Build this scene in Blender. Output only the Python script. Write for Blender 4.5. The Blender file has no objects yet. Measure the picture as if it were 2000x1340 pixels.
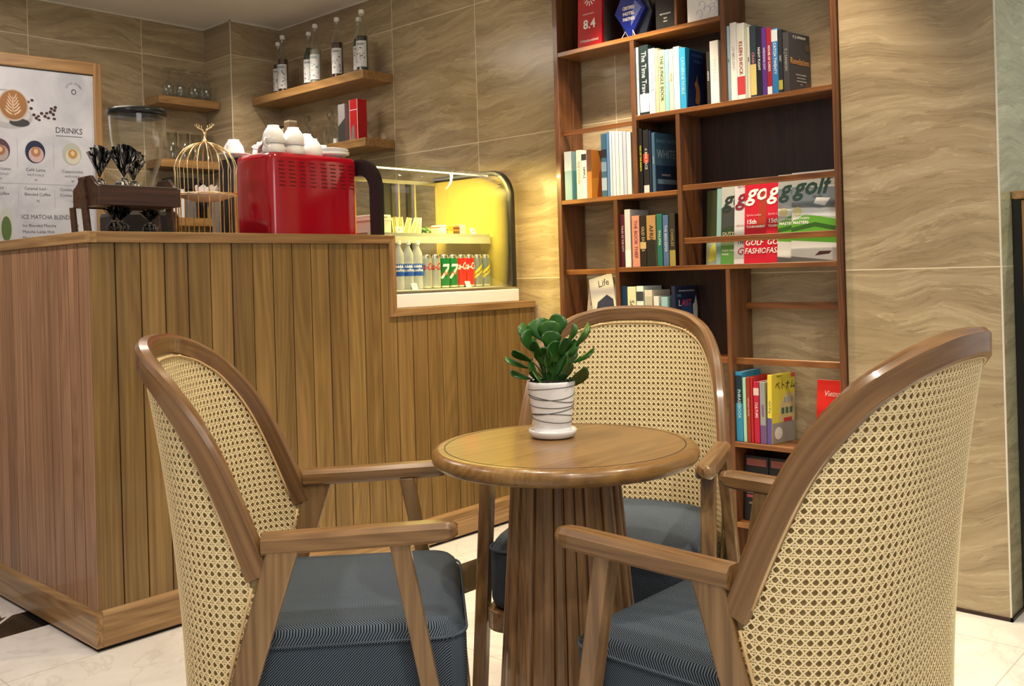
import bpy, math, random
from mathutils import Vector, Matrix
import bmesh
random.seed(7)
SC = bpy.context.scene
COL = SC.collection
PI = math.pi
# ------------------------------------------------------------------ camera
H = 1.08
YAW, ROLL, FPX = math.radians(47.435), math.radians(-1.65), 1841.4
fw = Vector((math.sin(YAW), math.cos(YAW), 0)); r0 = Vector((math.cos(YAW), -math.sin(YAW), 0)); u0 = r0.cross(fw)
rr = r0*math.cos(ROLL) + u0*math.sin(ROLL); uu = -r0*math.sin(ROLL) + u0*math.cos(ROLL)
cd = bpy.data.cameras.new('camera'); cam = bpy.data.objects.new('camera', cd); COL.objects.link(cam)
cd.sensor_width = 36; cd.lens = FPX/2000*36; cd.shift_y = -(670-533.6)/2000; cd.clip_start = .02
cam.matrix_world = Matrix(((rr.x, uu.x, -fw.x, 0), (rr.y, uu.y, -fw.y, 0), (rr.z, uu.z, -fw.z, H), (0, 0, 0, 1)))
SC.camera = cam
# ------------------------------------------------------------------ view, world, lights
SC.view_settings.view_transform = 'Standard'; SC.view_settings.look = 'None'
SC.view_settings.gamma = 1; SC.view_settings.use_curve_mapping = False
SC.view_settings.exposure = -0.12
w = bpy.data.worlds.new('world'); SC.world = w; w.use_nodes = True
w.node_tree.nodes['Background'].inputs[0].default_value = (1.0, .965, .92, 1)
w.node_tree.nodes['Background'].inputs[1].default_value = .42
WARM = (1, .80, .56); NEUT = (1, .94, .87)
def spot(loc, to, power, size=90, blend=.5, col=WARM, rad=.035):
    l = bpy.data.lights.new('spot_light', 'SPOT'); l.energy = power; l.color = col
    l.spot_size = math.radians(size); l.spot_blend = blend; l.shadow_soft_size = rad
    o = bpy.data.objects.new('spot_light', l); COL.objects.link(o); o.location = loc
    o.rotation_euler = (Vector(to)-Vector(loc)).to_track_quat('-Z', 'Y').to_euler(); return o
def area(loc, to, power, sx, sy, col=NEUT):
    l = bpy.data.lights.new('area_light', 'AREA'); l.energy = power; l.color = col; l.shape = 'RECTANGLE'; l.size = sx; l.size_y = sy
    o = bpy.data.objects.new('area_light', l); COL.objects.link(o); o.location = loc
    o.rotation_euler = (Vector(to)-Vector(loc)).to_track_quat('-Z', 'Y').to_euler(); return o
ZL = 2.545
spot((2.66, 4.2, ZL), (2.66, 4.2, 0), 46, 120, .6, (1,.84,.66))
spot((2.70, 2.15, ZL), (2.92, 2.10, 0), 165, 76, .5)
spot((2.70, 1.30, ZL), (2.92, 1.55, 0), 75, 72, .6)
spot((2.0, 2.2, ZL), (2.0, 2.7, 0), 48, 110, .6, (1,.78,.46))
spot((1.3, 1.55, ZL), (1.35, 1.5, 0), 70, 105, .6, (1,.88,.68))
spot((0.2, 2.6, ZL), (0.8, 3.0, 0), 120, 110, .7, (1,.84,.80))
spot((1.9, .2, ZL), (2.1, .3, 0), 95, 110, .6, (1,.92,.74))
spot((0.6, .3, ZL), (.9, .5, 0), 80, 115, .7, (1,.92,.78))
spot((2.12, 3.12, ZL), (2.14, 3.10, 0), 85, 34, .6, (1,.92,.85))
spot((3.5, -.5, ZL), (3.3, .6, .8), 70, 80, .7, (.95,1,.72))  # added lamp, unseen, to brighten the pillar's side face with greenish light
area((1.6, 3.9, 2.5), (1.6, 3.9, 0), 20, .8, .8, (1,.86,.72))
area((.3, -.6, 2.5), (1.4, 1.4, .6), 34, 1.6, 1.6, NEUT)
# ------------------------------------------------------------------ mesh helpers
BASE = {}
class G:
    def __init__(s): s.v = []; s.f = []; s.mi = []; s.m = 0; s.T = None
    def add(s, vs, fs):
        k = len(s.v)
        if s.T: vs = [s.T @ Vector(v) for v in vs]
        s.v += [tuple(v) for v in vs]; s.f += [tuple(i+k for i in f) for f in fs]; s.mi += [s.m]*len(fs); return s
    def box(s, a, b):
        x0, y0, z0 = a; x1, y1, z1 = b
        return s.add([(x0,y0,z0),(x1,y0,z0),(x1,y1,z0),(x0,y1,z0),(x0,y0,z1),(x1,y0,z1),(x1,y1,z1),(x0,y1,z1)],
                     [(0,3,2,1),(4,5,6,7),(0,1,5,4),(1,2,6,5),(2,3,7,6),(3,0,4,7)])
    def hexa(s, p):   # 8 points: bottom loop 0-3, top loop 4-7
        return s.add(p, [(0,3,2,1),(4,5,6,7),(0,1,5,4),(1,2,6,5),(2,3,7,6),(3,0,4,7)])
    def lathe(s, prof, c=(0,0,0), n=24, a0=0, cap=True):
        vs = []; fs = []
        for r, z in prof:
            for i in range(n):
                t = a0+2*PI*i/n; vs.append((c[0]+r*math.cos(t), c[1]+r*math.sin(t), c[2]+z))
        m = len(prof)
        for j in range(m-1):
            for i in range(n): fs.append((j*n+i, j*n+(i+1)%n, (j+1)*n+(i+1)%n, (j+1)*n+i))
        if cap:
            if prof[0][0] > 1e-4: fs.append(tuple(range(n))[::-1])
            if prof[-1][0] > 1e-4: fs.append(tuple(range((m-1)*n, m*n)))
        return s.add(vs, fs)
    def cyl(s, p, q, r, n=10, r2=None):
        return s.tube([p, q], r if r2 is None else [r, r2], n)
    def tube(s, pts, r, n=8, closed=False):
        pts = [Vector(p) for p in pts]; m = len(pts); rs = r if isinstance(r, (list, tuple)) else [r]*m
        vs = []; fs = []; ref = None
        for i, p in enumerate(pts):
            a = pts[i-1] if (i > 0 or closed) else p; b = pts[(i+1) % m] if (i < m-1 or closed) else p
            t = (b-a).normalized()
            if ref is None: ref = t.orthogonal().normalized()
            ref = (ref - t*ref.dot(t)).normalized(); bi = t.cross(ref)
            for k in range(n):
                an = 2*PI*k/n; vs.append(p+(ref*math.cos(an)+bi*math.sin(an))*rs[i])
        for i in range(m if closed else m-1):
            j = (i+1) % m
            for k in range(n): fs.append((i*n+k, i*n+(k+1)%n, j*n+(k+1)%n, j*n+k))
        if not closed: fs += [tuple(range(n))[::-1], tuple(range((m-1)*n, m*n))]
        return s.add(vs, fs)
    def sweep(s, rings, closed=False):
        n = len(rings[0]); vs = [p for r in rings for p in r]; fs = []; m = len(rings)
        for i in range(m if closed else m-1):
            j = (i+1) % m
            for k in range(n): fs.append((i*n+k, j*n+k, j*n+(k+1)%n, i*n+(k+1)%n))
        if not closed: fs += [tuple(range(n)), tuple(range((m-1)*n, m*n))[::-1]]
        return s.add(vs, fs)
    def prism(s, poly, d):   # poly: 3D points, d: extrusion vector
        n = len(poly); d = Vector(d); vs = [Vector(p) for p in poly]; vs += [p+d for p in vs]
        return s.add(vs, [tuple(range(n))[::-1], tuple(range(n, 2*n))]+[(i, (i+1)%n, n+(i+1)%n, n+i) for i in range(n)])
    def build(s, name, mats, parent=None, smooth=False, bevel=0, seg=2, base=None):
        me = bpy.data.meshes.new(name)
        b = Vector((0,0,0)) if base is None else Vector(base)
        if parent is not None and base is None: b = BASE.get(parent.name, b)
        me.from_pydata([Vector(v)-b for v in s.v], [], s.f); me.update()
        bm = bmesh.new(); bm.from_mesh(me); bmesh.ops.recalc_face_normals(bm, faces=bm.faces); bm.to_mesh(me); bm.free()
        for m in (mats if isinstance(mats, (list, tuple)) else [mats]): me.materials.append(m)
        if any(s.mi): me.polygons.foreach_set('material_index', s.mi)
        if smooth: me.polygons.foreach_set('use_smooth', [True]*len(me.polygons))
        o = bpy.data.objects.new(name, me); COL.objects.link(o)
        if parent is not None:
            o.parent = parent; BASE[o.name] = b
        elif base is not None: o.location = b; BASE[o.name] = b
        if bevel:
            md = o.modifiers.new('bevel', 'BEVEL'); md.width = bevel; md.segments = seg; md.limit_method = 'ANGLE'; md.angle_limit = math.radians(35)
        if smooth == 'auto':
            me.polygons.foreach_set('use_smooth', [False]*len(me.polygons))
        return o
def thing(name, label, cat, loc=(0,0,0), rz=0, group=None, local=False):
    o = bpy.data.objects.new(name, None); COL.objects.link(o); o.empty_display_size = .05
    o.location = loc; o.rotation_euler = (0, 0, rz); BASE[o.name] = Vector((0,0,0)) if (rz or local) else Vector(loc)
    return tag(o, label, cat, group)
def tag(o, label, cat, group=None, kind=None):
    if label: o['label'] = label
    if cat: o['category'] = cat
    if group: o['group'] = group
    if kind: o['kind'] = kind
    return o
def struct(o): o['kind'] = 'structure'; return o
def dup(root, loc, rz=0, label=None):
    r = root.copy(); COL.objects.link(r); r.location = loc; r.rotation_euler = (0,0,rz)
    if label: r['label'] = label
    for ch in list(root.children):
        c = ch.copy(); COL.objects.link(c); c.parent = r
        for g in list(ch.children):
            d = g.copy(); COL.objects.link(d); d.parent = c
    return r
def text(name, s, org, right, up, h, mat, parent, maxw=None, align='CENTER', ext=.0004, shear=0, base=None, bold=0, squeeze=None):
    """lettering: flat mesh standing on its own surface; org = centre (or left) of the line"""
    c = bpy.data.curves.new('t', 'FONT'); c.body = s; c.align_x = align; c.align_y = 'CENTER'; c.extrude = .5*ext/h; c.resolution_u = 2; c.shear = shear; c.offset = bold
    t = bpy.data.objects.new('t', c); me = bpy.data.meshes.new_from_object(t)
    bpy.data.objects.remove(t); bpy.data.curves.remove(c)
    if not me.vertices: return None
    xs = [v.co.x for v in me.vertices]; wd = max(xs)-min(xs); sx = sy = h
    if maxw and (wd*sx > maxw or squeeze): sx = maxw/wd
    right = Vector(right).normalized(); up = Vector(up).normalized(); nn = right.cross(up)
    b = BASE.get(parent.name, Vector((0,0,0))) if base is None else Vector(base)
    org = Vector(org)-b
    for v in me.vertices: v.co = org+right*v.co.x*sx+up*v.co.y*sy+nn*v.co.z*h
    me.name = name; me.materials.clear(); me.materials.append(mat)
    o = bpy.data.objects.new(name, me); COL.objects.link(o); o.parent = parent; BASE[o.name] = b
    return o
# ------------------------------------------------------------------ materials
def mat(name, col=(.5,.5,.5), rough=.5, metal=0, spec=.5, coat=0, trans=0, ior=1.45, emit=None, es=0, alpha=1):
    m = bpy.data.materials.new(name); m.use_nodes = True; b = m.node_tree.nodes['Principled BSDF']
    b.inputs['Base Color'].default_value = (*col, 1); b.inputs['Roughness'].default_value = rough; b.inputs['Metallic'].default_value = metal
    b.inputs['Specular IOR Level'].default_value = spec; b.inputs['Coat Weight'].default_value = coat; b.inputs['Coat Roughness'].default_value = .08
    b.inputs['Transmission Weight'].default_value = trans; b.inputs['IOR'].default_value = ior; b.inputs['Alpha'].default_value = alpha
    if emit: b.inputs['Emission Color'].default_value = (*emit, 1); b.inputs['Emission Strength'].default_value = es
    return m
class N:
    def __init__(s, m): s.t = m.node_tree; s.b = s.t.nodes['Principled BSDF']; s.m = m
    def n(s, typ, **kw):
        d = s.t.nodes.new(typ)
        for k, v in kw.items():
            if k.startswith('i_'): d.inputs[k[2:].replace('_', ' ')].default_value = v
            else: setattr(d, k, v)
        return d
    def l(s, a, b): s.t.links.new(a, b)
    def math(s, op, a, b=0.0, c=0.0):
        d = s.t.nodes.new('ShaderNodeMath'); d.operation = op
        for i, x in enumerate((a, b, c)):
            if isinstance(x, (int, float)): d.inputs[i].default_value = x
            else: s.l(x, d.inputs[i])
        return d.outputs[0]
    def ramp(s, fac, stops):
        d = s.t.nodes.new('ShaderNodeValToRGB'); s.l(fac, d.inputs[0]); e = d.color_ramp.elements
        while len(e) < len(stops): e.new(.5)
        for i, (p, c) in enumerate(stops): e[i].position = p; e[i].color = (*c, 1)
        return d.outputs[0]
    def mix(s, f, a, b, mode='MIX'):
        d = s.t.nodes.new('ShaderNodeMix'); d.data_type = 'RGBA'; d.blend_type = mode
        for i, x in ((0, f), (6, a), (7, b)):
            if isinstance(x, (int, float)): d.inputs[i].default_value = x
            elif isinstance(x, tuple): d.inputs[i].default_value = (*x, 1)
            else: s.l(x, d.inputs[i])
        return d.outputs[2]
    def xyz(s):
        tc = s.n('ShaderNodeTexCoord'); sp = s.n('ShaderNodeSeparateXYZ'); s.l(tc.outputs['Object'], sp.inputs[0]); return tc.outputs['Object'], sp.outputs
    def comb(s, x, y, z):
        d = s.n('ShaderNodeCombineXYZ')
        for i, q in enumerate((x, y, z)):
            if isinstance(q, (int, float)): d.inputs[i].default_value = q
            else: s.l(q, d.inputs[i])
        return d.outputs[0]
    def bump(s, h, st=.3, dist=.01):
        d = s.n('ShaderNodeBump'); d.inputs['Strength'].default_value = st; d.inputs['Distance'].default_value = dist; s.l(h, d.inputs['Height']); s.l(d.outputs[0], s.b.inputs['Normal'])
def wood(name, dark, light, axis=2, rough=.38, scale=1.0, plank=None, coat=.25, contrast=1.0, uv=False):
    """oak grain along 'axis'; plank=(axis, pitch, offset) gives each board its own tone"""
    m = mat(name, light, rough, coat=coat); q = N(m); co, (x, y, z) = q.xyz(); c = [x, y, z]
    if uv:
        tc = q.n('ShaderNodeTexCoord'); sp = q.n('ShaderNodeSeparateXYZ'); q.l(tc.outputs['UV'], sp.inputs[0]); c = list(sp.outputs)
    off = None
    if plank:
        pa, pitch, po = plank; idx = q.math('FLOOR', q.math('DIVIDE', q.math('SUBTRACT', c[pa], po), pitch))
        wn = q.n('ShaderNodeTexWhiteNoise', noise_dimensions='1D'); q.l(idx, wn.inputs['W']); off = wn.outputs['Value']
    sc = [62*scale]*3; sc[axis] = 1.5*scale
    s_ = [q.math('MULTIPLY', c[i], sc[i]) for i in range(3)]
    if off is not None: s_[axis] = q.math('ADD', s_[axis], q.math('MULTIPLY', off, 57.))
    v = q.comb(*s_)
    n1 = q.n('ShaderNodeTexNoise', i_Scale=1.0, i_Detail=6.0, i_Roughness=.66, i_Distortion=.12); q.l(v, n1.inputs['Vector'])
    s2 = [7.0*scale]*3; s2[axis] = .62*scale
    t_ = [q.math('MULTIPLY', c[i], s2[i]) for i in range(3)]
    if off is not None: t_[axis] = q.math('ADD', t_[axis], q.math('MULTIPLY', off, 91.))
    n2 = q.n('ShaderNodeTexNoise', i_Scale=1.0, i_Detail=1.0, i_Distortion=.2); q.l(q.comb(*t_), n2.inputs['Vector'])
    rings = q.math('SINE', q.math('MULTIPLY', n2.outputs[0], 120.0))
    f = q.math('ADD', q.math('MULTIPLY', n1.outputs[0], .9), q.math('MULTIPLY', rings, .055*contrast))
    f = q.math('ADD', f, q.math('MULTIPLY', q.math('SUBTRACT', n2.outputs[0], .5), .35))
    mid = tuple((a+b)/2 for a, b in zip(dark, light))
    col = q.ramp(f, [(.24, dark), (.46, mid), (.66, light)])
    if off is not None:
        k = q.math('ADD', .86, q.math('MULTIPLY', off, .26)); col = q.mix(1.0, col, q.comb(k, k, k), 'MULTIPLY')
    q.l(col, q.b.inputs['Base Color']); q.bump(n1.outputs[0], .06, .002); return m
def marble_wall(name, c0, c1, c2, axh, joints_v, joints_z, seed=0, rough=.21):
    """travertine-look tile: axh horizontal axis index, joints given as world positions"""
    m = mat(name, c1, rough, spec=.5); q = N(m); co, (x, y, z) = q.xyz(); c = [x, y, z]; h = c[axh]
    tid = 0.0
    for j in joints_z: tid = q.math('ADD', tid, q.math('MULTIPLY', q.math('GREATER_THAN', z, j), 3.7))
    for j in joints_v: tid = q.math('ADD', tid, q.math('MULTIPLY', q.math('GREATER_THAN', h, j), 5.3))
    warp = q.n('ShaderNodeTexNoise', i_Scale=1.6, i_Detail=2.0); q.l(q.comb(h, tid, z), warp.inputs['Vector'])
    zz = q.math('ADD', z, q.math('MULTIPLY', q.math('SUBTRACT', warp.outputs[0], .5), .30))
    v = q.comb(q.math('MULTIPLY', h, 1.9), q.math('ADD', tid, float(seed)), q.math('MULTIPLY', zz, 17.0))
    n1 = q.n('ShaderNodeTexNoise', i_Scale=1.0, i_Detail=10.0, i_Roughness=.70, i_Distortion=.35); q.l(v, n1.inputs['Vector'])
    v2 = q.comb(q.math('MULTIPLY', h, 2.6), q.math('ADD', tid, 7.0), q.math('MULTIPLY', zz, 30.0))
    n2 = q.n('ShaderNodeTexNoise', i_Scale=1.0, i_Detail=8.0, i_Roughness=.62, i_Distortion=.8); q.l(v2, n2.inputs['Vector'])
    col = q.ramp(n1.outputs[0], [(.28, c0), (.5, c1), (.72, c2)])
    vein = q.math('ABSOLUTE', q.math('SUBTRACT', n2.outputs[0], .5))
    vf = q.math('MULTIPLY', q.math('SUBTRACT', 1.0, q.math('MINIMUM', q.math('MULTIPLY', vein, 28.0), 1.0)), .38)
    sel = q.math('GREATER_THAN', n1.outputs[0], .5)
    vc = q.mix(sel, tuple(a*.62 for a in c0), tuple(min(1, a*1.3) for a in c2))
    col = q.mix(vf, col, vc)
    jm = None
    for a, js in ((z, joints_z), (h, joints_v)):
        for j in js:
            d = q.math('LESS_THAN', q.math('ABSOLUTE', q.math('SUBTRACT', a, j)), .0017)
            jm = d if jm is None else q.math('MAXIMUM', jm, d)
    if jm is not None: col = q.mix(jm, col, (.74, .66, .48))
    q.l(col, q.b.inputs['Base Color']); return m
OAK_L, OAK_D = (.36, .205, .085), (.175, .088, .032)
M = {}
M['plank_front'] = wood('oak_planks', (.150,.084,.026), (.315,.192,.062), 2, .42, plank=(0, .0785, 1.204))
M['plank_left_lit'] = wood('oak_planks_side_lit', (.22,.108,.052), (.46,.258,.145), 2, .42, plank=(1, .0755, 2.69))  # front oak again, with that face's pinkish light mixed into its colour
M['oak_x'] = wood('oak_rail', OAK_D, (.47,.285,.12), 0, .36)
M['oak_y'] = wood('oak_rail_side', OAK_D, (.47,.285,.12), 1, .36)
M['oak_z'] = wood('oak_post', OAK_D, (.47,.285,.12), 2, .36)
M['chair'] = wood('chair_oak', (.12,.056,.020), (.315,.172,.068), 0, .30, coat=.4)
M['chair_rail'] = wood('chair_oak_bent', (.11,.050,.018), (.30,.158,.062), 0, .30, coat=.4, uv=True)
M['chair_z'] = wood('chair_oak_upright', (.15,.076,.028), (.35,.205,.085), 2, .30, coat=.4)
M['table'] = wood('table_oak', (.15,.070,.018), (.31,.165,.050), 0, .3, coat=.25)
M['table_z'] = wood('table_oak_slats', (.13,.062,.024), (.36,.20,.088), 2, .36)
M['walnut'] = wood('walnut', (.10,.032,.008), (.33,.135,.036), 1, .34, coat=.3)
M['walnut_z'] = wood('walnut_upright', (.06,.02,.008), (.21,.085,.030), 2, .34, coat=.3)
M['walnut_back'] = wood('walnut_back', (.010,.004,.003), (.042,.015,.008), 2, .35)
M['tray'] = wood('tray_wood', (.012,.006,.004), (.085,.034,.018), 0, .4)
M['shelf_oak'] = wood('shelf_oak', (.20,.105,.035), (.45,.26,.10), 1, .4)
M['shelf_oak_x'] = wood('shelf_oak_x', (.20,.105,.035), (.45,.26,.10), 0, .4)
JZ = [1.055, 1.705, 2.36]
TC = ((.285,.215,.125), (.385,.30,.185), (.475,.385,.25))
M['wallB'] = marble_wall('marble_tile_right', *TC, 1, [2.323, 2.53, 3.132, 3.733], JZ, 3)
M['wallA'] = marble_wall('marble_tile_back', *TC, 0, [1.29, 1.89, 2.49], JZ, 11)
M['wallP'] = marble_wall('marble_tile_column', *TC, 0, [], JZ, 19)
M['pillar'] = marble_wall('marble_slab_pillar', *TC, 1, [], [1.058], 31)
M['pillar_side'] = marble_wall('marble_slab_pillar_side', (.27,.25,.15), (.38,.36,.23), (.48,.46,.32), 0, [], [1.058], 41)
def solid(name, col, rough=.5, **k):
    if name not in M: M[name] = mat(name, col, rough, **k)
    return M[name]
solid('ceiling', (.88, .87, .85), .35)
solid('black', (.012, .012, .013), .3); solid('dark', (.02, .018, .016), .5); solid('white', (.82, .82, .80), .35)
solid('ink', (.04, .04, .045), .6); solid('white_ink', (.85, .85, .83), .5); solid('paper', (.80, .79, .74), .7)
solid('seam', (.012, .008, .005), .8)
solid('beading', (.66, .45, .22), .5)
solid('cane', (.93, .75, .42), .45); solid('liner', (.44, .325, .15), .8)
solid('steel', (.62, .60, .55), .28, metal=1); solid('gold', (.98, .76, .42), .27, metal=1)
solid('red_gloss', (.34, .002, .012), .16, coat=.8); solid('ceramic', (.86, .86, .86), .12, coat=.3)
def glass_mat(name, col=(1,1,1), rough=.0, ior=1.45, edge=0.0):
    """clear thin glass: mostly see-through with a mirror sheen"""
    m = bpy.data.materials.new(name); m.use_nodes = True; t = m.node_tree; t.nodes.clear()
    o = t.nodes.new('ShaderNodeOutputMaterial'); mx = t.nodes.new('ShaderNodeMixShader'); f = t.nodes.new('ShaderNodeFresnel')
    tr = t.nodes.new('ShaderNodeBsdfTransparent'); gl = t.nodes.new('ShaderNodeBsdfGlossy'); lw = t.nodes.new('ShaderNodeLayerWeight'); pw = t.nodes.new('ShaderNodeMath'); pw.operation = 'POWER'; pw.inputs[1].default_value = 2.3; t.links.new(lw.outputs['Facing'], pw.inputs[0]); sm = t.nodes.new('ShaderNodeMath'); sm.operation = 'MULTIPLY_ADD'; sm.inputs[1].default_value = edge; t.links.new(pw.outputs[0], sm.inputs[0])
    tr.inputs[0].default_value = (*col, 1); gl.inputs[0].default_value = (1,1,1,1); gl.inputs['Roughness'].default_value = rough+.03; f.inputs[0].default_value = ior
    ge = t.nodes.new('ShaderNodeNewGeometry'); iv = t.nodes.new('ShaderNodeMath'); iv.operation = 'SUBTRACT'; iv.inputs[0].default_value = 1; ml = t.nodes.new('ShaderNodeMath'); ml.operation = 'MULTIPLY'
    t.links.new(ge.outputs['Backfacing'], iv.inputs[1]); t.links.new(f.outputs[0], ml.inputs[0]); t.links.new(iv.outputs[0], ml.inputs[1]); t.links.new(ml.outputs[0], sm.inputs[2]); t.links.new(sm.outputs[0], mx.inputs[0]); t.links.new(tr.outputs[0], mx.inputs[1]); t.links.new(gl.outputs[0], mx.inputs[2]); t.links.new(mx.outputs[0], o.inputs[0])
    return m
M['glass'] = glass_mat('clear_glass', (.90,.92,.91), .08, 1.6, .75)
M['cut_glass'] = glass_mat('cut_glass', (.80,.82,.81), .12, 2.2, 1.3)
M['glass_case'] = glass_mat('display_glass', (.97,.99,.97), .0, 1.27)
M['water'] = mat('water_bottle_plastic', (.80,.84,.84), .12, alpha=.42)
# floor
def floor_mat():
    m = mat('marble_floor', (.6,.58,.52), .12, spec=.5); q = N(m); co, (x, y, z) = q.xyz()
    n1 = q.n('ShaderNodeTexNoise', i_Scale=2.2, i_Detail=8.0, i_Roughness=.62, i_Distortion=1.0); q.l(co, n1.inputs['Vector'])
    col = q.ramp(n1.outputs[0], [(.3, (.62,.60,.565)), (.5, (.75,.735,.70)), (.7, (.82,.81,.78))])
    n2 = q.n('ShaderNodeTexNoise', i_Scale=3.0, i_Detail=6.0, i_Distortion=2.0); q.l(co, n2.inputs['Vector'])
    ve = q.math('MULTIPLY', q.math('SUBTRACT', 1.0, q.math('MINIMUM', q.math('MULTIPLY', q.math('ABSOLUTE', q.math('SUBTRACT', n2.outputs[0], .5)), 40.), 1.)), .3)
    col = q.mix(ve, col, (.45,.42,.37))
    def band(a, lo, hi): return q.math('MULTIPLY', q.math('GREATER_THAN', a, lo), q.math('LESS_THAN', a, hi))
    jm = None
    for a, js in ((y, [2.787, .736, -.2, 3.9]), (x, [.94, 1.9, 2.86])):
        for j in js:
            d = q.math('LESS_THAN', q.math('ABSOLUTE', q.math('SUBTRACT', a, j)), .002); jm = d if jm is None else q.math('MAXIMUM', jm, d)
    col = q.mix(q.math('MULTIPLY', jm, .6), col, (.40,.37,.32))
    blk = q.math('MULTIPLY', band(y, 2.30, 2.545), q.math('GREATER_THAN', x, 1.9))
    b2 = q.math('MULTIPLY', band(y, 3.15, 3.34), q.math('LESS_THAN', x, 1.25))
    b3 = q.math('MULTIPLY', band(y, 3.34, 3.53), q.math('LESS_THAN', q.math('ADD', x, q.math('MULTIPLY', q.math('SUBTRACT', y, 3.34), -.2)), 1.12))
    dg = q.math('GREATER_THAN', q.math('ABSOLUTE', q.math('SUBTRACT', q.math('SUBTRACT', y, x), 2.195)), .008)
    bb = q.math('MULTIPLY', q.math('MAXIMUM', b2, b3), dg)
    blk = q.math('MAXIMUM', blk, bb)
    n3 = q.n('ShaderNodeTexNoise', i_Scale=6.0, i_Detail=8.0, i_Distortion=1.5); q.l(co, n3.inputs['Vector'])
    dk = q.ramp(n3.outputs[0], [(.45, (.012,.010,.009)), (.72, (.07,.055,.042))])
    q.l(q.mix(blk, col, dk), q.b.inputs['Base Color']); return m
M['floor'] = floor_mat()
def herring():
    m = mat('herringbone_fabric', (.05,.06,.08), .85, spec=.2); q = N(m); co, (x, y, z) = q.xyz()
    wv = q.n('ShaderNodeTexNoise', i_Scale=9.0, i_Detail=2.0); q.l(co, wv.inputs['Vector'])
    tri = q.math('ABSOLUTE', q.math('SUBTRACT', q.math('FRACT', q.math('DIVIDE', y, .052)), .5))   # 0..0.5
    d = q.math('ADD', q.math('SUBTRACT', x, z), q.math('MULTIPLY', tri, .060))
    d = q.math('ADD', d, q.math('MULTIPLY', wv.outputs[0], .004))
    s = q.math('SINE', q.math('MULTIPLY', d, 2*PI/.0052))
    f = q.math('ADD', q.math('MULTIPLY', s, .5), .5)
    col = q.ramp(f, [(.35, (.006,.009,.014)), (.70, (.13,.162,.205))])
    q.l(col, q.b.inputs['Base Color']); q.bump(f, .25, .001); return m
M['fabric'] = herring()
def leafmat():
    m = mat('leaf_green', (.05,.16,.02), .32, coat=.2); q = N(m); co, _ = q.xyz()
    n = q.n('ShaderNodeTexNoise', i_Scale=14.0, i_Detail=3.0); q.l(co, n.inputs['Vector'])
    q.l(q.ramp(n.outputs[0], [(.3, (.010,.045,.008)), (.55, (.024,.10,.012)), (.75, (.07,.19,.022))]), q.b.inputs['Base Color']); return m
M['leaf'] = leafmat()
def foil():
    m = mat('black_cellophane', (.03,.03,.032), .16, coat=.6, metal=.35); q = N(m); co, _ = q.xyz()
    x_ = _; n = q.n('ShaderNodeTexNoise', i_Scale=1.0, i_Detail=4.0, i_Distortion=.6); q.l(q.comb(q.math('MULTIPLY', x_[0], 150.), q.math('MULTIPLY', x_[1], 90.), q.math('MULTIPLY', x_[2], 24.)), n.inputs['Vector'])
    q.l(q.ramp(n.outputs[0], [(.46, (.008,.008,.008)), (.55, (.08,.076,.064)), (.63, (.70,.67,.60))]), q.b.inputs['Base Color']); q.bump(n.outputs[0], .9, .01); return m  # pale streaks in the colour stand in for glints on the pleats
M['foil'] = foil()
# ------------------------------------------------------------------ room shell
XW, XF, YA, YP, XP, ZC = 3.20, 3.04, 5.03, 4.745, 2.872, 2.556
struct(G().box((-3.2, -2.4, -.08), (6.2, 5.4, 0)).build('floor', M['floor']))
struct(G().box((-3.2, -2.4, ZC), (6.2, 5.4, ZC+.1)).build('ceiling', M['ceiling']))
struct(G().box((XW, .826+.1, 0), (XW+.15, YP+.001, ZC)).build('wall_right', M['wallB']))
struct(G().box((-3.2, YA, 0), (XP+.02, YA+.15, ZC)).build('wall_back', M['wallA']))
struct(G().box((XP, YP, 0), (XW+.15, YA+.15, ZC)).build('wall_column', M['wallP']))
o = G(); o.m = 0; o.box((3.052, .826, 0), (4.9, 1.302, ZC)); o = o.build('wall_pillar', [M['pillar'], M['pillar_side']], bevel=.003)
for p in o.data.polygons:
    if p.normal.y < -.5: p.material_index = 1
struct(o)
solid('trim_dark', (.03,.012,.008), .4)
g = G(); g.box((3.046, .820, .0), (3.052, 1.302, .010)); g.box((3.046, .820, 0), (4.9, .826, .010)); struct(g.build('baseboard_pillar', M['trim_dark']))
# ceiling edge trims (pale line)
solid('trim_pale', (.70,.66,.56), .5)
g = G(); g.box((-3, YA-.006, ZC-.008), (XP, YA, ZC)); g.box((XP-.006, YP-.006, ZC-.008), (XP, YA, ZC)); g.box((XP-.006, YP-.006, ZC-.008), (XW, YP, ZC)); g.box((XW-.006, 2.53, ZC-.008), (XW, YP, ZC))
struct(g.build('trim_1', M['trim_pale']))
g = G(); g.box((XP-.0035, YP-.0035, 0), (XP+.0005, YP+.0005, ZC-.009)); g.box((3.050, .8235, .012), (3.0545, .828, ZC)); struct(g.build('trim_2', M['trim_pale']))
# wooden cabinet on the pillar's side
t = thing('oak_cabinet', 'oak cabinet with dark edge standing against the side of the marble pillar', 'cabinet', (3.175, .70, 0))
G().box((3.178, .45, .06), (3.9, .800, 1.26)).build('body', M['oak_z'], t, bevel=.003)
G().box((3.168, .44, 1.262), (3.92, .824, 1.288)).build('top', M['oak_x'], t, bevel=.004)
G().box((3.174, .800, .012), (3.181, .822, 1.262)).build('edge_strip', M['black'], t)
G().box((3.2, .47, 0), (3.9, .80, .06)).build('plinth', M['black'], t)
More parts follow.
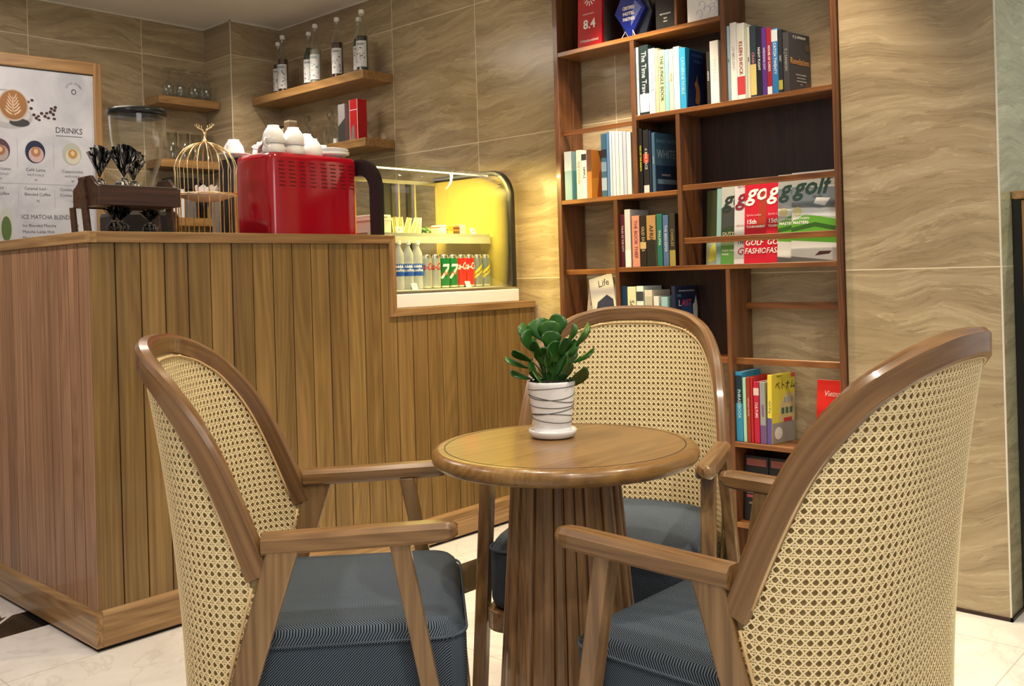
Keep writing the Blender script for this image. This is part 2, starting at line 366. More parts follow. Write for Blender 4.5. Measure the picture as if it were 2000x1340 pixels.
# ------------------------------------------------------------------ service counter
YC, XL = 2.787, 1.191
t = thing('service_counter', 'long oak-boarded service counter with a raised left half and a lower right half', 'counter', (1.8, 2.9, 0))
g = G()
g.box((1.212, 2.809, .012), (2.325, 2.925, 1.205)); g.box((2.325, 2.809, .012), (3.19, 3.34, .922)); g.box((1.212, 2.806, .012), (1.50, 4.7, 1.20))
g.build('carcass', M['seam'], t)
g = G(); x = 1.204
while x < 3.18:
    x1 = min(x+.0785, 3.19); top = 1.206 if x < 2.33 else .925
    g.box((x+.0017, 2.797, .10), (x1-.0017, 2.808, top)); x = x1
g.build('front_boards', M['plank_front'], t, bevel=.0012, seg=1)
g = G(); y = 2.797
while y < 4.7:
    y1 = min(y+.0755, 4.7); g.box((1.202, y+.0030, .10), (1.213, y1-.0030, 1.206)); y = y1
g.build('side_boards', M['plank_left_lit'], t, bevel=.0012, seg=1)
g = G(); g.prism([(1.2115, YC, .012), (1.2115, YC, .103), (1.2115, YC+.010, .118), (1.2115, YC+.02, .118), (1.2115, YC+.02, .012)], (1.978, 0, 0)); g.build('kickboard', M['oak_x'], t)
g = G(); g.prism([(XL, YC, .012), (XL, YC, .103), (XL+.010, YC, .118), (XL+.02, YC, .118), (XL+.02, YC, .012)], (0, 1.9, 0)); g.build('kickboard', M['oak_y'], t)
G().box((1.20, 2.797, 0), (3.18, 2.95, .0118)).build('plinth', M['seam'], t)
G().box((1.20, 2.80, 0), (1.4, 4.7, .0115)).build('plinth', M['seam'], t)
g = G(); g.prism([(1.193, YC, 1.240), (1.193, YC, 1.206), (2.345, YC, 1.206), (2.376, YC, 1.240)], (0, .02, 0)); g.build('top_rail', M['oak_x'], t, bevel=.002)
g = G(); g.prism([(2.376, YC, 1.240), (2.345, YC, 1.206), (2.345, YC, .925), (2.376, YC, .955)], (0, .02, 0)); g.build('step_post', M['oak_z'], t, bevel=.002)
g = G(); g.prism([(2.345, YC, .925), (3.186, YC, .925), (3.186, YC, .955), (2.376, YC, .955)], (0, .02, 0)); g.build('lower_rail', M['oak_x'], t, bevel=.002)
g = G(); g.box((1.19, YC-.001, 1.206), (1.225, 4.7, 1.240)); g.build('side_rail', M['oak_y'], t, bevel=.002)
g = G(); g.box((1.22, YC+.018, 1.206), (1.905, 3.2, 1.238)); g.box((1.905, YC+.018, 1.206), (2.328, 2.925, 1.238)); g.box((1.22, 3.2, 1.206), (1.52, 4.7, 1.238)); g.build('bar_top', M['oak_x'], t)
g = G(); g.box((2.328, YC+.0205, .925), (3.19, 3.345, .953)); g.build('lower_top', M['oak_x'], t)
t = thing('work_counter', 'low dark work counter hidden behind the raised bar', 'counter', (1.9, 3.3, 0))
G().box((1.53, 2.93, 0), (2.32, 3.65, .87)).build('body', M['dark'], t)
solid('worktop', (.28,.26,.23), .3); G().box((1.53, 2.93, .87), (2.322, 3.66, .90)).build('top', M['worktop'], t, bevel=.003)
t = thing('back_counter', 'low counter along the back wall under the menu board', 'counter', (1.5, 4.8, 0))
G().box((.9, 4.705, 0), (2.865, 5.025, .87)).build('body', M['dark'], t)
G().box((.9, 4.70, .87), (2.868, 5.028, .90)).build('top', M['worktop'], t, bevel=.003)
# ------------------------------------------------------------------ bookshelf
t = thing('bookcase', 'tall dark walnut bookcase with open bays set beside the marble pillar', 'bookcase', (XF, 1.9, 0))
def bd(name, x0, y0, z0, x1, y1, z1, m='walnut', bv=.0015):
    return G().box((x0, y0, z0), (x1, y1, z1)).build(name, M[m], t, bevel=bv, seg=1)
XB = XW-.004
bd('side_panel', XF, 2.500, 0, XB, 2.524, 2.46, 'walnut_z'); bd('side_panel', XF, 1.304, 0, XB, 1.325, 2.46, 'walnut_z')
bd('shelf_board', XF, 1.325, 2.44, XB, 2.5, 2.46)
for (y0, y1, z0, z1) in ((1.736,2.5,1.974,1.992), (1.325,2.115,1.660,1.678), (1.936,2.5,1.358,1.376), (1.325,2.217,1.072,1.090), (1.743,2.5,.730,.750), (1.325,1.725,.430,.449), (1.743,2.5,.430,.449), (1.325,1.725,.140,.158), (1.743,2.5,.140,.158)):
    bd('shelf_board', XF, y0, z0, XB, y1, z1)
for (y0, y1, z0, z1) in ((1.917,1.927,1.992,2.44), (2.115,2.135,1.376,1.974), (1.717,1.736,1.678,2.44), (1.918,1.936,1.090,1.660), (2.217,2.235,.750,1.358), (1.725,1.743,0,1.072)):
    bd('divider', XF+.0005, y0, z0, XB, y1, z1, 'walnut_z')
bd('rail', 3.066, 2.135, 1.647, 3.080, 2.5, 1.666); bd('rail', 3.056, 2.235, 1.066, 3.070, 2.5, 1.087)
bd('rail', 3.046, 1.325, 1.370, 3.056, 1.918, 1.391); bd('rail', 3.046, 1.325, 1.171, 3.056, 1.918, 1.193)
bd('rail', 3.066, 1.325, .727, 3.080, 1.725, .750); bd('rail', 3.150, 1.325, .924, 3.165, 1.725, .947)
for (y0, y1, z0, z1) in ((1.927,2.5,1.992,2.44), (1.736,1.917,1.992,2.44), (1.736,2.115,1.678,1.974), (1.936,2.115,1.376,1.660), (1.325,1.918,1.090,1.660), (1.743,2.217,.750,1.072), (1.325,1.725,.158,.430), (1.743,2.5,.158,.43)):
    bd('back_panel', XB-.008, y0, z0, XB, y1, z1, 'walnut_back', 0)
# books
def cmat(c):
    k = 'c_%.3f_%.3f_%.3f' % c
    if k not in M: M[k] = mat('print_%02x%02x%02x' % tuple(int(255*min(1, v)**.45) for v in c), c, .42, spec=.4)
    return M[k]
def book(y0, y1, ztop, zb, col, label, spine='', ink=(.85,.85,.83), depth=.128, cover=None, group=None, bands=(), twist=0, lean=0, x0=3.052, name='book', th=None, bold=0, hfac=.62):
    """y0 > y1: the spine faces the room, the front cover faces the right-hand gap"""
    w_, hh = (y0-y1)-.0012, ztop-zb; yc = (y0+y1)/2
    b = thing(name, label, 'book', (x0, yc, zb), 0, group); b.rotation_euler = (lean, 0, twist); BASE[b.name] = Vector((0,0,0))
    tb = .0022; r = w_/2; g = G()
    g.box((0, -r, 0), (depth, -r+tb, hh)); g.box((0, r-tb, 0), (depth, r, hh)); g.box((-.0008, -r, 0), (tb, r, hh)); g.build('cover', cmat(col), b, bevel=.0008, seg=1)
    G().box((tb, -r+tb, .003), (depth-.004, r-tb, hh-.003)).build('page_block', M['paper'], b)
    for (a0, a1, c_) in bands:
        G().box((-.0011, -r+.0002, hh*a0), (-.0007, r-.0002, hh*a1)).build('spine_band', cmat(c_), b)
    if spine:
        n = len(spine); h_ = min(w_*hfac, .03)
        text('spine_lettering', spine, (-.0013, 0, hh*.54), (0,0,-1), (0,-1,0), h_, cmat(ink), b, maxw=hh*.74, bold=bold)
    if cover: cover(b, depth, hh, -r-.0004)
    return b
def cover_text(b, s, cx, cz, h_, y, c_, mw=None): return text('cover_lettering', s, (cx, y, cz), (1,0,0), (0,0,1), h_, cmat(c_), b, maxw=mw)
def shape_on(b, name, pts, y, c_, t_=.0004):
    return G().prism([(p[0], y, p[1]) for p in pts], (0, -t_, 0)).build(name, cmat(c_), b)
W_, K_ = (.85,.85,.83), (.02,.02,.022)
PC, CY_ = (.62,.78,.80), (.10,.50,.62)
G1 = 'books on the top left book shelf'; zC = 1.6785
def cov_blue(b, d, h, y):
    shape_on(b, 'cover_art', [(.004,.003),(d,.003),(d,h-.003),(.03,h-.003)], y, (.012,.028,.12))
    cover_text(b, 'CATHERINE', .082, h-.022, .016, y-.0006, (.05,.16,.40), .09); cover_text(b, 'NOBLE', .082, h-.044, .016, y-.0006, (.05,.16,.40), .06)
    shape_on(b, 'cover_figure', [(.062,.026),(.088,.02),(.098,.045),(.094,.085),(.080,.108),(.080,.135),(.072,.112),(.058,.098),(.070,.075)], y-.0004, (.48,.24,.08))
    cover_text(b, 'THE EMPRESS', .07, .010, .008, y-.0006, W_, .08)
L = [
 (2.114,2.102,1.945,(.60,.77,.76),'pale mint paperback against the left divider above the middle bay','L J A', K_),
 (2.100,2.057,1.948,(.015,.03,.035),'black paperback with white script lettering and a white figure at its foot','The Time Traveler', W_),
 (2.057,2.028,1.929,(.70,.76,.84),'white paperback with a pale blue title beside the black script paperback','BEAUTIFUL', (.30,.42,.66)),
 (2.028,2.011,1.925,(.72,.55,.36),'thin tan and cream paperback on the middle top shelf','MEMOIR', (.75,.72,.6)),
 (2.011,1.984,1.915,(.60,.66,.42),'cream paperback with dense dark green lettering','THE JUNGLE BOOK', (.03,.06,.02)),
 (1.984,1.966,1.913,(.28,.62,.70),'slim turquoise paperback between two cream ones','ISLAND', W_),
 (1.966,1.945,1.911,(.76,.72,.56),'cream paperback just left of the pale blue spine','ATLAS', (.35,.22,.10)),
 (1.945,1.918,1.916,(.52,.74,.82),'pale blue paperback touching the bright blue one','SEASON', W_)]
for (a, b_, zt, c_, lab, s, k) in L:
    bk = book(a, b_, zt, zC, c_, lab, s, k, group=G1, bands=((.04,.30,(.80,.80,.78)),) if 'script' in lab else (), hfac=.8 if 'script' in lab or 'dense' in lab else .55)
book(1.918,1.891,1.907,zC,(.03,.36,.66),'bright blue paperback whose dark cover shows a golden standing figure','CATHERINE NOBLE', (.45,.8,.85), cover=cov_blue, group=G1, depth=.13)
book(1.803,1.789,1.872,zC,(.03,.03,.03),'short thin black paperback at the right of the blue cover','A B C D E', W_, group=G1, bold=.02)
book(1.788,1.752,1.908,zC,(.78,.78,.72),'tall plain white paperback leaning on the thick right divider','WINTER', (.68,.80,.82), group=G1)
G2 = 'books on the top right book shelf'
def cov_rev(b, d, h, y):
    cover_text(b, 'C. J. SANSOM', d*.5, h-.014, .013, y-.0006, (.75,.74,.70), d*.86)
    cover_text(b, 'Revelation', d*.5, h*.52, .032, y-.0006, (.62,.30,.10), d*.86)
    for i, s in enumerate(('AN OUTSTANDING', 'EVOCATION OF', 'TUDOR ENGLAND', 'P. D.')): cover_text(b, s, d*.55, h*.30-.011*i, .007, y-.0006, (.5,.5,.48))
    g = G(); g.T = Matrix.Translation((d-.016, y-.0002, h-.045)) @ Matrix.Rotation(PI/2, 4, 'X'); g.lathe([(.0001,0),(.014,0),(.014,.0004),(.0001,.0004)], n=16, cap=False); g.build('cover_ornament', cmat((.10,.07,.055)), b)
    g = G(); g.T = Matrix.Translation((d-.018, y-.0002, .024)) @ Matrix.Rotation(PI/2, 4, 'X'); g.lathe([(.0001,0),(.016,0),(.016,.0004),(.0001,.0004)], n=16, cap=False); g.build('cover_ornament', cmat((.10,.07,.055)), b)
L = [
 (1.7165,1.705,1.950,(.42,.62,.76),'pale blue book standing against the thick upright divider','LAKE', K_, ()),
 (1.704,1.678,1.958,(.76,.77,.74),'tall white book second from the thick divider','HOMELAND', (.6,.6,.6), ()),
 (1.678,1.646,1.950,(.80,.79,.74),'thick white book with black and red block lettering','KLEIN SHOCK', (.35,.03,.03), ((.06,.30,(.55,.05,.06)),)),
 (1.646,1.638,1.933,(.50,.60,.46),'thin greenish white booklet beside the block lettered book','', K_, ()),
 (1.638,1.626,1.931,(.66,.64,.54),'slim cream paperback left of the black and yellow one','EMMA', (.2,.2,.2), ()),
 (1.626,1.602,1.932,(.03,.05,.07),'black paperback with a yellow lower half and pink mark','CRASH', (.70,.26,.28), ((.03,.46,(.68,.58,.20)),)),
 (1.602,1.581,1.923,(.015,.017,.025),'slim black paperback with white title beside the purple one','NIGHT FLIGHT', W_, ()),
 (1.581,1.562,1.917,(.10,.035,.26),'purple paperback with a white title','WEDDING DAY', (.70,.60,.80), ()),
 (1.562,1.543,1.913,(.36,.02,.035),'red paperback with crowded white lettering','HOUSE OF CARDS', W_, ((.0,.12,(.8,.8,.8)),)),
 (1.543,1.519,1.906,(.03,.19,.48),'blue paperback with a white number near its top','CATCH TWENTY', W_, ((.80,.98,(.6,.66,.70)),)),
 (1.519,1.503,1.899,(.025,.025,.03),'narrow dark paperback with a yellow mark at its foot','GREY', (.45,.45,.42), ((.05,.2,(.45,.42,.05)),))]
for (a, b_, zt, c_, lab, s, k, bs) in L:
    book(a, b_, zt, zC, c_, lab, s, k, group=G2, bands=bs, bold=.01)
book(1.502,1.478,1.885,zC,(.055,.055,.06),'thick black paperback with a bronze title on its cover','C J SANSOM', (.45,.45,.43), cover=cov_rev, group=G2, depth=.128, twist=math.radians(-8))
G3 = 'books on the shelf with the stacked journals'; zD = 1.3765
L = [
 (2.489,2.450,1.578,(.20,.36,.42),'teal and grey seascape paperback at the far left of its row','', K_, ((.60,1.,(.50,.56,.56)),)),
 (2.426,2.399,1.578,(.76,.70,.58),'cream paperback beside the seascape book','THE LODGER', (.5,.30,.2), ()),
 (2.399,2.372,1.573,(.80,.79,.75),'white paperback with a black number at its top','SIMPLE', K_, ((.80,.93,(.04,.04,.04)),)),
 (2.371,2.346,1.574,(.55,.19,.03),'orange and brown sunset paperback','', W_, ((.55,1.,(.14,.06,.03)),)),
 (2.297,2.270,1.630,(.04,.12,.20),'tall dark blue patterned book left of the white journals','', W_, ((.1,.3,(.35,.45,.55)),(.4,.55,(.2,.3,.42)),(.62,.75,(.02,.02,.03))))]
def cov_sun(b, d, h, y):
    shape_on(b, 'cover_art', [(.004,.003),(d,.003),(d,h*.5),(.004,h*.4)], y, (.72,.30,.04)); shape_on(b, 'cover_art', [(.03,.003),(d*.7,.003),(d*.6,h*.7),(.05,h*.55)], y-.0004, (.35,.09,.02))
def cov_sea(b, d, h, y):
    shape_on(b, 'cover_art', [(.004,.003),(d,.003),(d,h*.6),(.004,h*.6)], y, (.08,.25,.30)); shape_on(b, 'cover_art', [(.03,.003),(d,.003),(d,h*.22),(.07,h*.12)], y-.0004, (.42,.30,.16))
for i, (a, b_, zt, c_, lab, s, k, bs) in enumerate(L):
    book(a, b_, zt, zD, c_, lab, s, k, group=G3, bands=bs, cover={0: cov_sea, 3: cov_sun}.get(i))
for i, (a, b_, zt, c_, lab) in enumerate((
  (2.269,2.256,1.634,(.10,.22,.46),'thin dark blue journal at the left of the white journals'), (2.255,2.243,1.636,(.55,.66,.80),'thin pale blue journal beside the dark blue one'),
  (2.242,2.226,1.634,(.74,.78,.82),'leftmost of the three widest white journals'), (2.225,2.209,1.632,(.80,.82,.82),'middle one of the three widest white journals'),
  (2.208,2.190,1.630,(.70,.75,.80),'rightmost of the three widest white journals'), (2.189,2.172,1.626,(.52,.58,.72),'greyish blue journal near the upright divider'), (2.171,2.150,1.622,(.80,.80,.78),'white journal touching the upright divider'))):
    book(a, b_, zt, zD, c_, lab, '', W_, group=G3, name='journal', depth=.135)
G4 = 'books in the small dark middle bay'
def cov_white(b, d, h, y):
    shape_on(b, 'cover_art', [(.004,.003),(d,.003),(d,h*.45),(.004,h*.45)], y, (.015,.035,.085)); shape_on(b, 'cover_art', [(.012,h*.14),(d*.98,h*.14),(d*.98,h*.22),(.012,h*.22)], y-.0003, (.12,.24,.34))
    cover_text(b, 'RANDY WAYNE', d*.54, h*.86, .020, y-.0006, (.16,.34,.46), d*.9); cover_text(b, 'WHITE', d*.52, h*.64, .046, y-.0006, (.32,.42,.50), d*.86)
    cover_text(b, 'HAWKER', d*.5, h*.29, .012, y-.0006, (.5,.55,.6), d*.8)
book(2.113,2.097,1.628,zD,(.015,.015,.015),'black paperback with bright yellow lettering in the dark bay','MAN OF THE MARCH', (.65,.62,.02), group=G4, bold=.02, hfac=.7)
book(2.093,2.067,1.620,zD,(.02,.018,.018),'black paperback with a red emblem and white foot','A BAR FACE', (.7,.66,.6), group=G4, bands=((.0,.12,(.7,.66,.6)),(.48,.62,(.55,.06,.02))))
book(2.066,2.056,1.615,zD,(.015,.02,.05),'very thin dark navy paperback in the dark bay','', W_, group=G4)
book(2.054,2.038,1.606,zD,(.05,.12,.20),'navy paperback with large pale capitals on its cover','WHITE', (.5,.6,.65), cover=cov_white, group=G4, depth=.128, twist=math.radians(-7))
G5 = 'books in the bay left of the magazines'; zE = 1.0905
L = [
 (2.212,2.192,1.300,(.10,.012,.03),'maroon paperback at the left end of the eight book row','TALES OF THE CITY', (.7,.6,.6), ()),
 (2.191,2.163,1.318,(.58,.60,.60),'tallest grey and white hardback of the eight book row','', K_, ((.0,.3,(.75,.76,.78)),)),
 (2.157,2.121,1.291,(.62,.26,.18),'salmon pink paperback in the eight book row','THE BOOK THIEF', (.2,.03,.05), ()),
 (2.119,2.090,1.290,(.02,.015,.012),'black paperback with a gold emblem at mid spine','OLD DUTIES', (.6,.5,.3), ((.35,.48,(.55,.40,.16)),)),
 (2.088,2.045,1.288,(.42,.24,.09),'tan paperback with a dark lower half','AFRICAN', (.03,.02,.01), ((.0,.52,(.02,.02,.015)),)),
 (2.041,2.016,1.291,(.02,.15,.115),'green paperback between the tan and the blue ones','PHILIPPA', (.6,.7,.6), ()),
 (2.013,1.988,1.285,(.08,.14,.30),'slate blue paperback next to the green one','THE BEEKEEPER', (.6,.65,.7), ()),
 (1.985,1.958,1.289,(.035,.03,.02),'dark paperback with a dull gold foot at the right end of its row','CHARLES', (.35,.30,.10), ((.0,.3,(.32,.26,.06)),))]
for (a, b_, zt, c_, lab, s, k, bs) in L: book(a, b_, zt, zE, c_, lab, s, k, group=G5, bands=bs)
G6 = 'books in the bay behind the far chair'; zI = .7505
L = [
 (2.214,2.189,1.016,(.01,.04,.11),'navy paperback with a glowing blue patch low in the dark bay','O', W_, ((.35,.7,(.02,.16,.42)),)),
 (2.187,2.146,1.013,(.76,.70,.44),'pale yellow paperback with tall capital letters','SAM HALL', (.06,.10,.10), ()),
 (2.144,2.110,1.015,(.68,.80,.76),'white paperback with an eye drawing above the far chair','BIRDS', (.3,.5,.5), ((.78,.92,(.05,.06,.07)),)),
 (2.106,2.070,.999,(.66,.62,.50),'cream paperback leaning beside the eye drawing one','', K_, ((.5,.9,(.50,.48,.38)),)),
 (2.064,2.040,.975,(.72,.72,.68),'short white paperback with a small black figure','i', K_, ()),
 (2.030,2.000,.972,(.30,.50,.54),'short teal and white paperback left of the big navy cover','i', K_, ())]
for (a, b_, zt, c_, lab, s, k, bs) in L: book(a, b_, zt, zI, c_, lab, s, k, group=G6, bands=bs, hfac=.8)
def cov_last(b, d, h, y):
    cover_text(b, 'THE WORLD BESTSELLER', d*.5, h*.93, .008, y-.0006, (.5,.5,.55), d*.8); cover_text(b, 'THE', d*.16, h*.86, .014, y-.0006, (.10,.30,.45))
    shape_on(b, 'cover_art', [(d*.15,h*.55),(d*.8,h*.45),(d*.7,h*.75),(d*.4,h*.8)], y-.0001, (.02,.06,.16))
    shape_on(b, 'cover_figure', [(d*.8,h*.5),(d*.98,h*.5),(d*.99,h*.70),(d*.92,h*.86),(d*.86,h*.76),(d*.78,h*.72)], y-.0003, (.42,.50,.52))
    cover_text(b, 'L', d*.2, h*.75, .034, y-.0006, (.7,.7,.72)); cover_text(b, 'AST', d*.5, h*.75, .034, y-.0006, (.6,.05,.09))
book(1.984,1.965,1.012,zI,(.012,.018,.05),'big dark navy paperback with red and white capitals on its cover','THE LAST', (.5,.5,.6), cover=cov_last, group=G6, depth=.13, twist=math.radians(-8))
# magazines leaning in the left bay above the potted plant
tm = thing('magazine', 'cream magazine with a brown figure leaning in the narrow left bay', 'magazine', (3.095, 2.392, .7505)); BASE[tm.name] = Vector((0,0,0)); tm.rotation_euler = (0, math.radians(10), 0); tm['group'] = 'magazines in the narrow left bay'
G().box((0, -.10, 0), (.005, .055, .31)).build('cover', cmat((.46,.40,.31)), tm)
G().prism([(-.0005,.04,.19),(-.0005,.03,.28),(-.0005,-.01,.29),(-.0005,-.02,.19)], (-.0004,0,0)).build('cover_figure', cmat((.28,.14,.05)), tm)
tm = thing('magazine', 'white and dark blue magazine titled Life leaning in front of the cream one', 'magazine', (3.082, 2.300, .7505)); BASE[tm.name] = Vector((0,0,0)); tm.rotation_euler = (math.radians(-14), math.radians(9), 0); tm['group'] = 'magazines in the narrow left bay'
G().box((0, -.058, .02), (.005, .062, .320)).build('cover', cmat((.60,.58,.53)), tm)
text('cover_lettering', 'Life', (-.0008, .018, .287), (0,-1,0), (0,0,1), .040, cmat((.10,.08,.07)), tm, maxw=.10, align='LEFT')
G().prism([(-.0004,.05,.16),(-.0004,.03,.215),(-.0004,-.02,.235),(-.0004,-.048,.21),(-.0004,-.048,.16)], (-.0004,0,0)).build('cover_figure', cmat((.025,.03,.07)), tm)
# golf magazines
def mag(yl, xo, ztop, wd, base, art, label):
    m_ = thing('magazine', label, 'magazine', (3.066+xo, yl, 1.0905), 0, 'magazines standing behind the two rails'); BASE[m_.name] = Vector((0,0,0))
    h_ = ztop-1.0905; m_.rotation_euler = (0, math.radians(5), 0)
    G().box((0, -wd, 0), (.0035, 0, h_)).build('cover', cmat(base), m_)
    art(m_, wd, h_); return m_
def patch(m_, pts, c_, k=1, name='cover_art'):   # pts in (y from left, z)
    return G().prism([(-.0002*k, -a, b_) for a, b_ in pts], (-.0002, 0, 0)).build(name, cmat(c_), m_)
def mtext(m_, s, a, z, h_, c_, mw=None, shear=0, al='LEFT', bold=0): return text('cover_lettering', s, (-.0012, -a, z), (0,-1,0), (0,0,1), h_, cmat(c_), m_, maxw=mw, align=al, shear=shear, ext=.0002, bold=bold)
def art_bush(m_, w_, h):
    patch(m_, [(0,.1),(w_,.1),(w_,h),(0,h)], (.035,.045,.015)); patch(m_, [(0,0),(w_,0),(w_,.06),(0,.10)], (.35,.42,.30), 2); patch(m_, [(.01,.01),(.05,.02),(.035,.08),(.015,.06)], (.60,.58,.08), 3)
def art_green(m_, w_, h):
    patch(m_, [(0,0),(w_,0),(w_,.17),(0,.13)], (.10,.28,.06)); patch(m_, [(0,.10),(w_,.13),(w_,.21),(0,.21)], (.05,.055,.05), 1); patch(m_, [(0,.07),(w_,.07),(w_,.1),(0,.1)], (.30,.42,.22), 2)
    mtext(m_, 'golf', .006, h-.052, .085, (.025,.04,.035), .15, .3, bold=.018); mtext(m_, 'DUTY', .006, .112, .018, (.6,.62,.35)); mtext(m_, 'TOUR CARD', .006, .05, .009, W_); mtext(m_, 'INSIDE', .006, .036, .009, W_)
def art_grey(m_, w_, h):
    patch(m_, [(0,.02),(w_,.02),(w_,.11),(0,.08)], (.42,.42,.42)); mtext(m_, 'golf', .006, h-.052, .085, (.20,.02,.04), .15, .3, bold=.018); mtext(m_, 'THE', .012, .078, .02, (.03,.03,.06)); mtext(m_, 'GOLF', .012, .045, .036, (.30,.02,.06), None, .2)
    mtext(m_, 'VIETNAM', .010, h-.012, .012, (.3,.05,.08)); mtext(m_, 'OPEN 2019', .006, .14, .008, (.35,.1,.1))
def art_red(m_, w_, h):
    patch(m_, [(.05,.12),(.10,.14),(.09,h-.04),(.06,h-.06)], (.36,.04,.02)); mtext(m_, 'golf', .006, h-.052, .085, W_, .15, .3, bold=.018); mtext(m_, 'VIETNAM 2017', .02, h-.012, .013, (.75,.5,.5))
    mtext(m_, 'Spirits Ladies', .008, .175, .011, (.75,.45,.5)); mtext(m_, '15th', .008, .150, .022, W_, bold=.02); mtext(m_, 'TOURNAMENT', .008, .132, .011, W_, bold=.02); mtext(m_, 'GOLF', .004, .074, .028, W_, None, .2, bold=.01); mtext(m_, 'FASHION', .002, .044, .028, W_, .105, .2, bold=.01)
def art_links(m_, w_, h):
    patch(m_, [(0,0),(w_,0),(w_,.03),(0,.05)], (.16,.16,.15), 1); patch(m_, [(0,.02),(w_,.0),(w_,.06),(0,.075)], (.62,.62,.60), 2); patch(m_, [(0,.075),(w_,.055),(w_,.14),(.05,.165),(0,.14)], (.10,.32,.03), 1)
    patch(m_, [(0,.105),(w_*.5,.12),(w_,.10),(w_,.115),(w_*.5,.135),(0,.12)], (.03,.10,.015), 2); patch(m_, [(0,.165),(w_,.15),(w_,.20),(w_*.6,.18),(0,.21)], (.66,.70,.74), 1)
    patch(m_, [(0,.19),(w_,.18),(w_,h-.06),(0,h-.05)], (.14,.17,.20), 1); patch(m_, [(0,h-.05),(w_,h-.05),(w_,h),(0,h)], (.36,.37,.38), 1)
    patch(m_, [(w_*.5,.02),(w_*.8,.025),(w_*.85,.035),(w_*.6,.035)], (.10,.03,.03), 3); patch(m_, [(.08,.20),(.12,.19),(.14,.215),(.09,.22)], (.62,.64,.66), 3)
    mtext(m_, 'golf', .006, h-.052, .085, (.02,.05,.04), .155, .3, bold=.018); mtext(m_, 'LEISURE', .075, h-.088, .010, (.05,.08,.08)); mtext(m_, 'NORTHERN', .006, .150, .011, W_); mtext(m_, 'MASTERS', .006, .136, .014, W_, bold=.02)
    g = G(); g.T = Matrix.Translation((-.0008, -.022, .176)) @ Matrix.Rotation(-PI/2, 4, 'Y'); g.lathe([(.0001,0),(.015,0),(.015,.0003),(.0001,.0003)], n=20, cap=False); g.build('cover_badge', cmat((.62,.58,.30)), m_)
for a in ((1.872,.060,1.372,.13,(.20,.24,.16),art_bush,'olive green magazine with foliage, leftmost behind the rails'), (1.825,.052,1.376,.12,(.25,.42,.42),lambda m_, w_, h: None,'thin teal magazine edge between the foliage cover and the first green one'),
          (1.802,.046,1.382,.17,(.42,.44,.42),art_green,'green fairway magazine just left of the grey one'), (1.742,.036,1.386,.17,(.58,.58,.60),art_grey,'grey and white magazine with dark red letters'),
          (1.696,.028,1.398,.17,(.52,.01,.03),art_red,'red magazine showing most of its cover'), (1.606,.019,1.398,.17,(.52,.01,.03),art_red,'red magazine mostly covered by the green ones'),
          (1.556,.010,1.400,.17,(.45,.48,.46),art_links,'magazine showing only the left strip of its green golf course'), (1.500,.001,1.402,.172,(.45,.48,.46),art_links,'front magazine with a full cover of cloudy sky and green golf course')):
    mag(*a)
# lower right bay
G7 = 'guidebooks in the lower right bay'; zG = .4495
def cov_jp(b, d, h, y):
    shape_on(b, 'cover_art', [(.002,.002),(d,.002),(d,h*.30),(.002,h*.30)], y, (.30,.27,.24)); shape_on(b, 'cover_art', [(d*.3,h*.32),(d*.98,h*.30),(d*.98,h*.70),(d*.62,h*.73),(d*.34,h*.56)], y, (.60,.47,.22))
    for i in range(3):
        shape_on(b, 'cover_art', [(d*(.40+.18*i),h*.42),(d*(.52+.18*i),h*.42),(d*(.52+.18*i),h*.51),(d*(.40+.18*i),h*.51)], y-.0004, (.06,.14,.10)); shape_on(b, 'cover_art', [(d*(.50+.15*i),h*.58),(d*(.60+.15*i),h*.58),(d*(.60+.15*i),h*.66),(d*(.50+.15*i),h*.66)], y-.0004, (.32,.34,.34))
    g = G(); g.T = Matrix.Translation((d*.27, y-.0006, h*.15)) @ Matrix.Rotation(PI/2, 4, 'X'); g.lathe([(.0001,0),(.022,0),(.022,.0004),(.0001,.0004)], n=20, cap=False); g.build('cover_badge', cmat((.70,.68,.60)), b)
    shape_on(b, 'cover_art', [(d*.5,h*.30),(d*.85,h*.30),(d*.85,h*.36),(d*.5,h*.36)], y-.0005, (.50,.05,.05)); shape_on(b, 'cover_art', [(d*.82,h*.94),(d,h*.94),(d,h),(d*.82,h)], y, (.6,.08,.05)); shape_on(b, 'cover_art', [(0,h*.94),(d*.82,h*.94),(d*.82,h),(0,h)], y, (.62,.55,.05))
    cover_text(b, 'ベトナム', d*.56, h*.83, .036, y-.0008, (.02,.02,.02), d*.84); cover_text(b, '2018-19', d*.3, h*.97, .008, y-.0008, K_)
L = [
 (1.722,1.694,.700,(.03,.25,.46),'tall blue guidebook with a black dotted upper spine, far left of its row','PHRASEBOOK', (.5,.75,.8), ((.55,.95,(.015,.03,.05)),), .165),
 (1.693,1.680,.680,(.36,.62,.42),'thin light green guidebook beside the tall blue one','', W_, (), .14),
 (1.679,1.664,.683,(.30,.035,.02),'brick red guidebook beside the green one','VIETNAM TRAVEL', (.7,.5,.4), (), .14),
 (1.663,1.653,.683,(.42,.02,.02),'thin scarlet guidebook in the lower right bay','', W_, (), .15),
 (1.651,1.629,.668,(.45,.015,.05),'crimson guidebook with white bands','CULTURE', W_, ((.78,.9,(.7,.5,.5)),), .14),
 (1.627,1.605,.668,(.28,.29,.30),'grey guidebook with a purple foot','HANOI', (.16,.05,.25), ((.0,.3,(.15,.08,.22)),), .14)]
for (a, b_, zt, c_, lab, s, k, bs, dp) in L: book(a, b_, zt, zG, c_, lab, s, k, group=G7, bands=bs, depth=min(dp, .14))
book(1.602,1.582,.695,zG,(.66,.56,.06),'yellow Japanese guidebook with a building on its cover','ベトナム', (.03,.05,.25), cover=cov_jp, group=G7, depth=.135, twist=math.radians(-9), bands=((.0,.38,(.10,.08,.30)),), lean=math.radians(1.5))
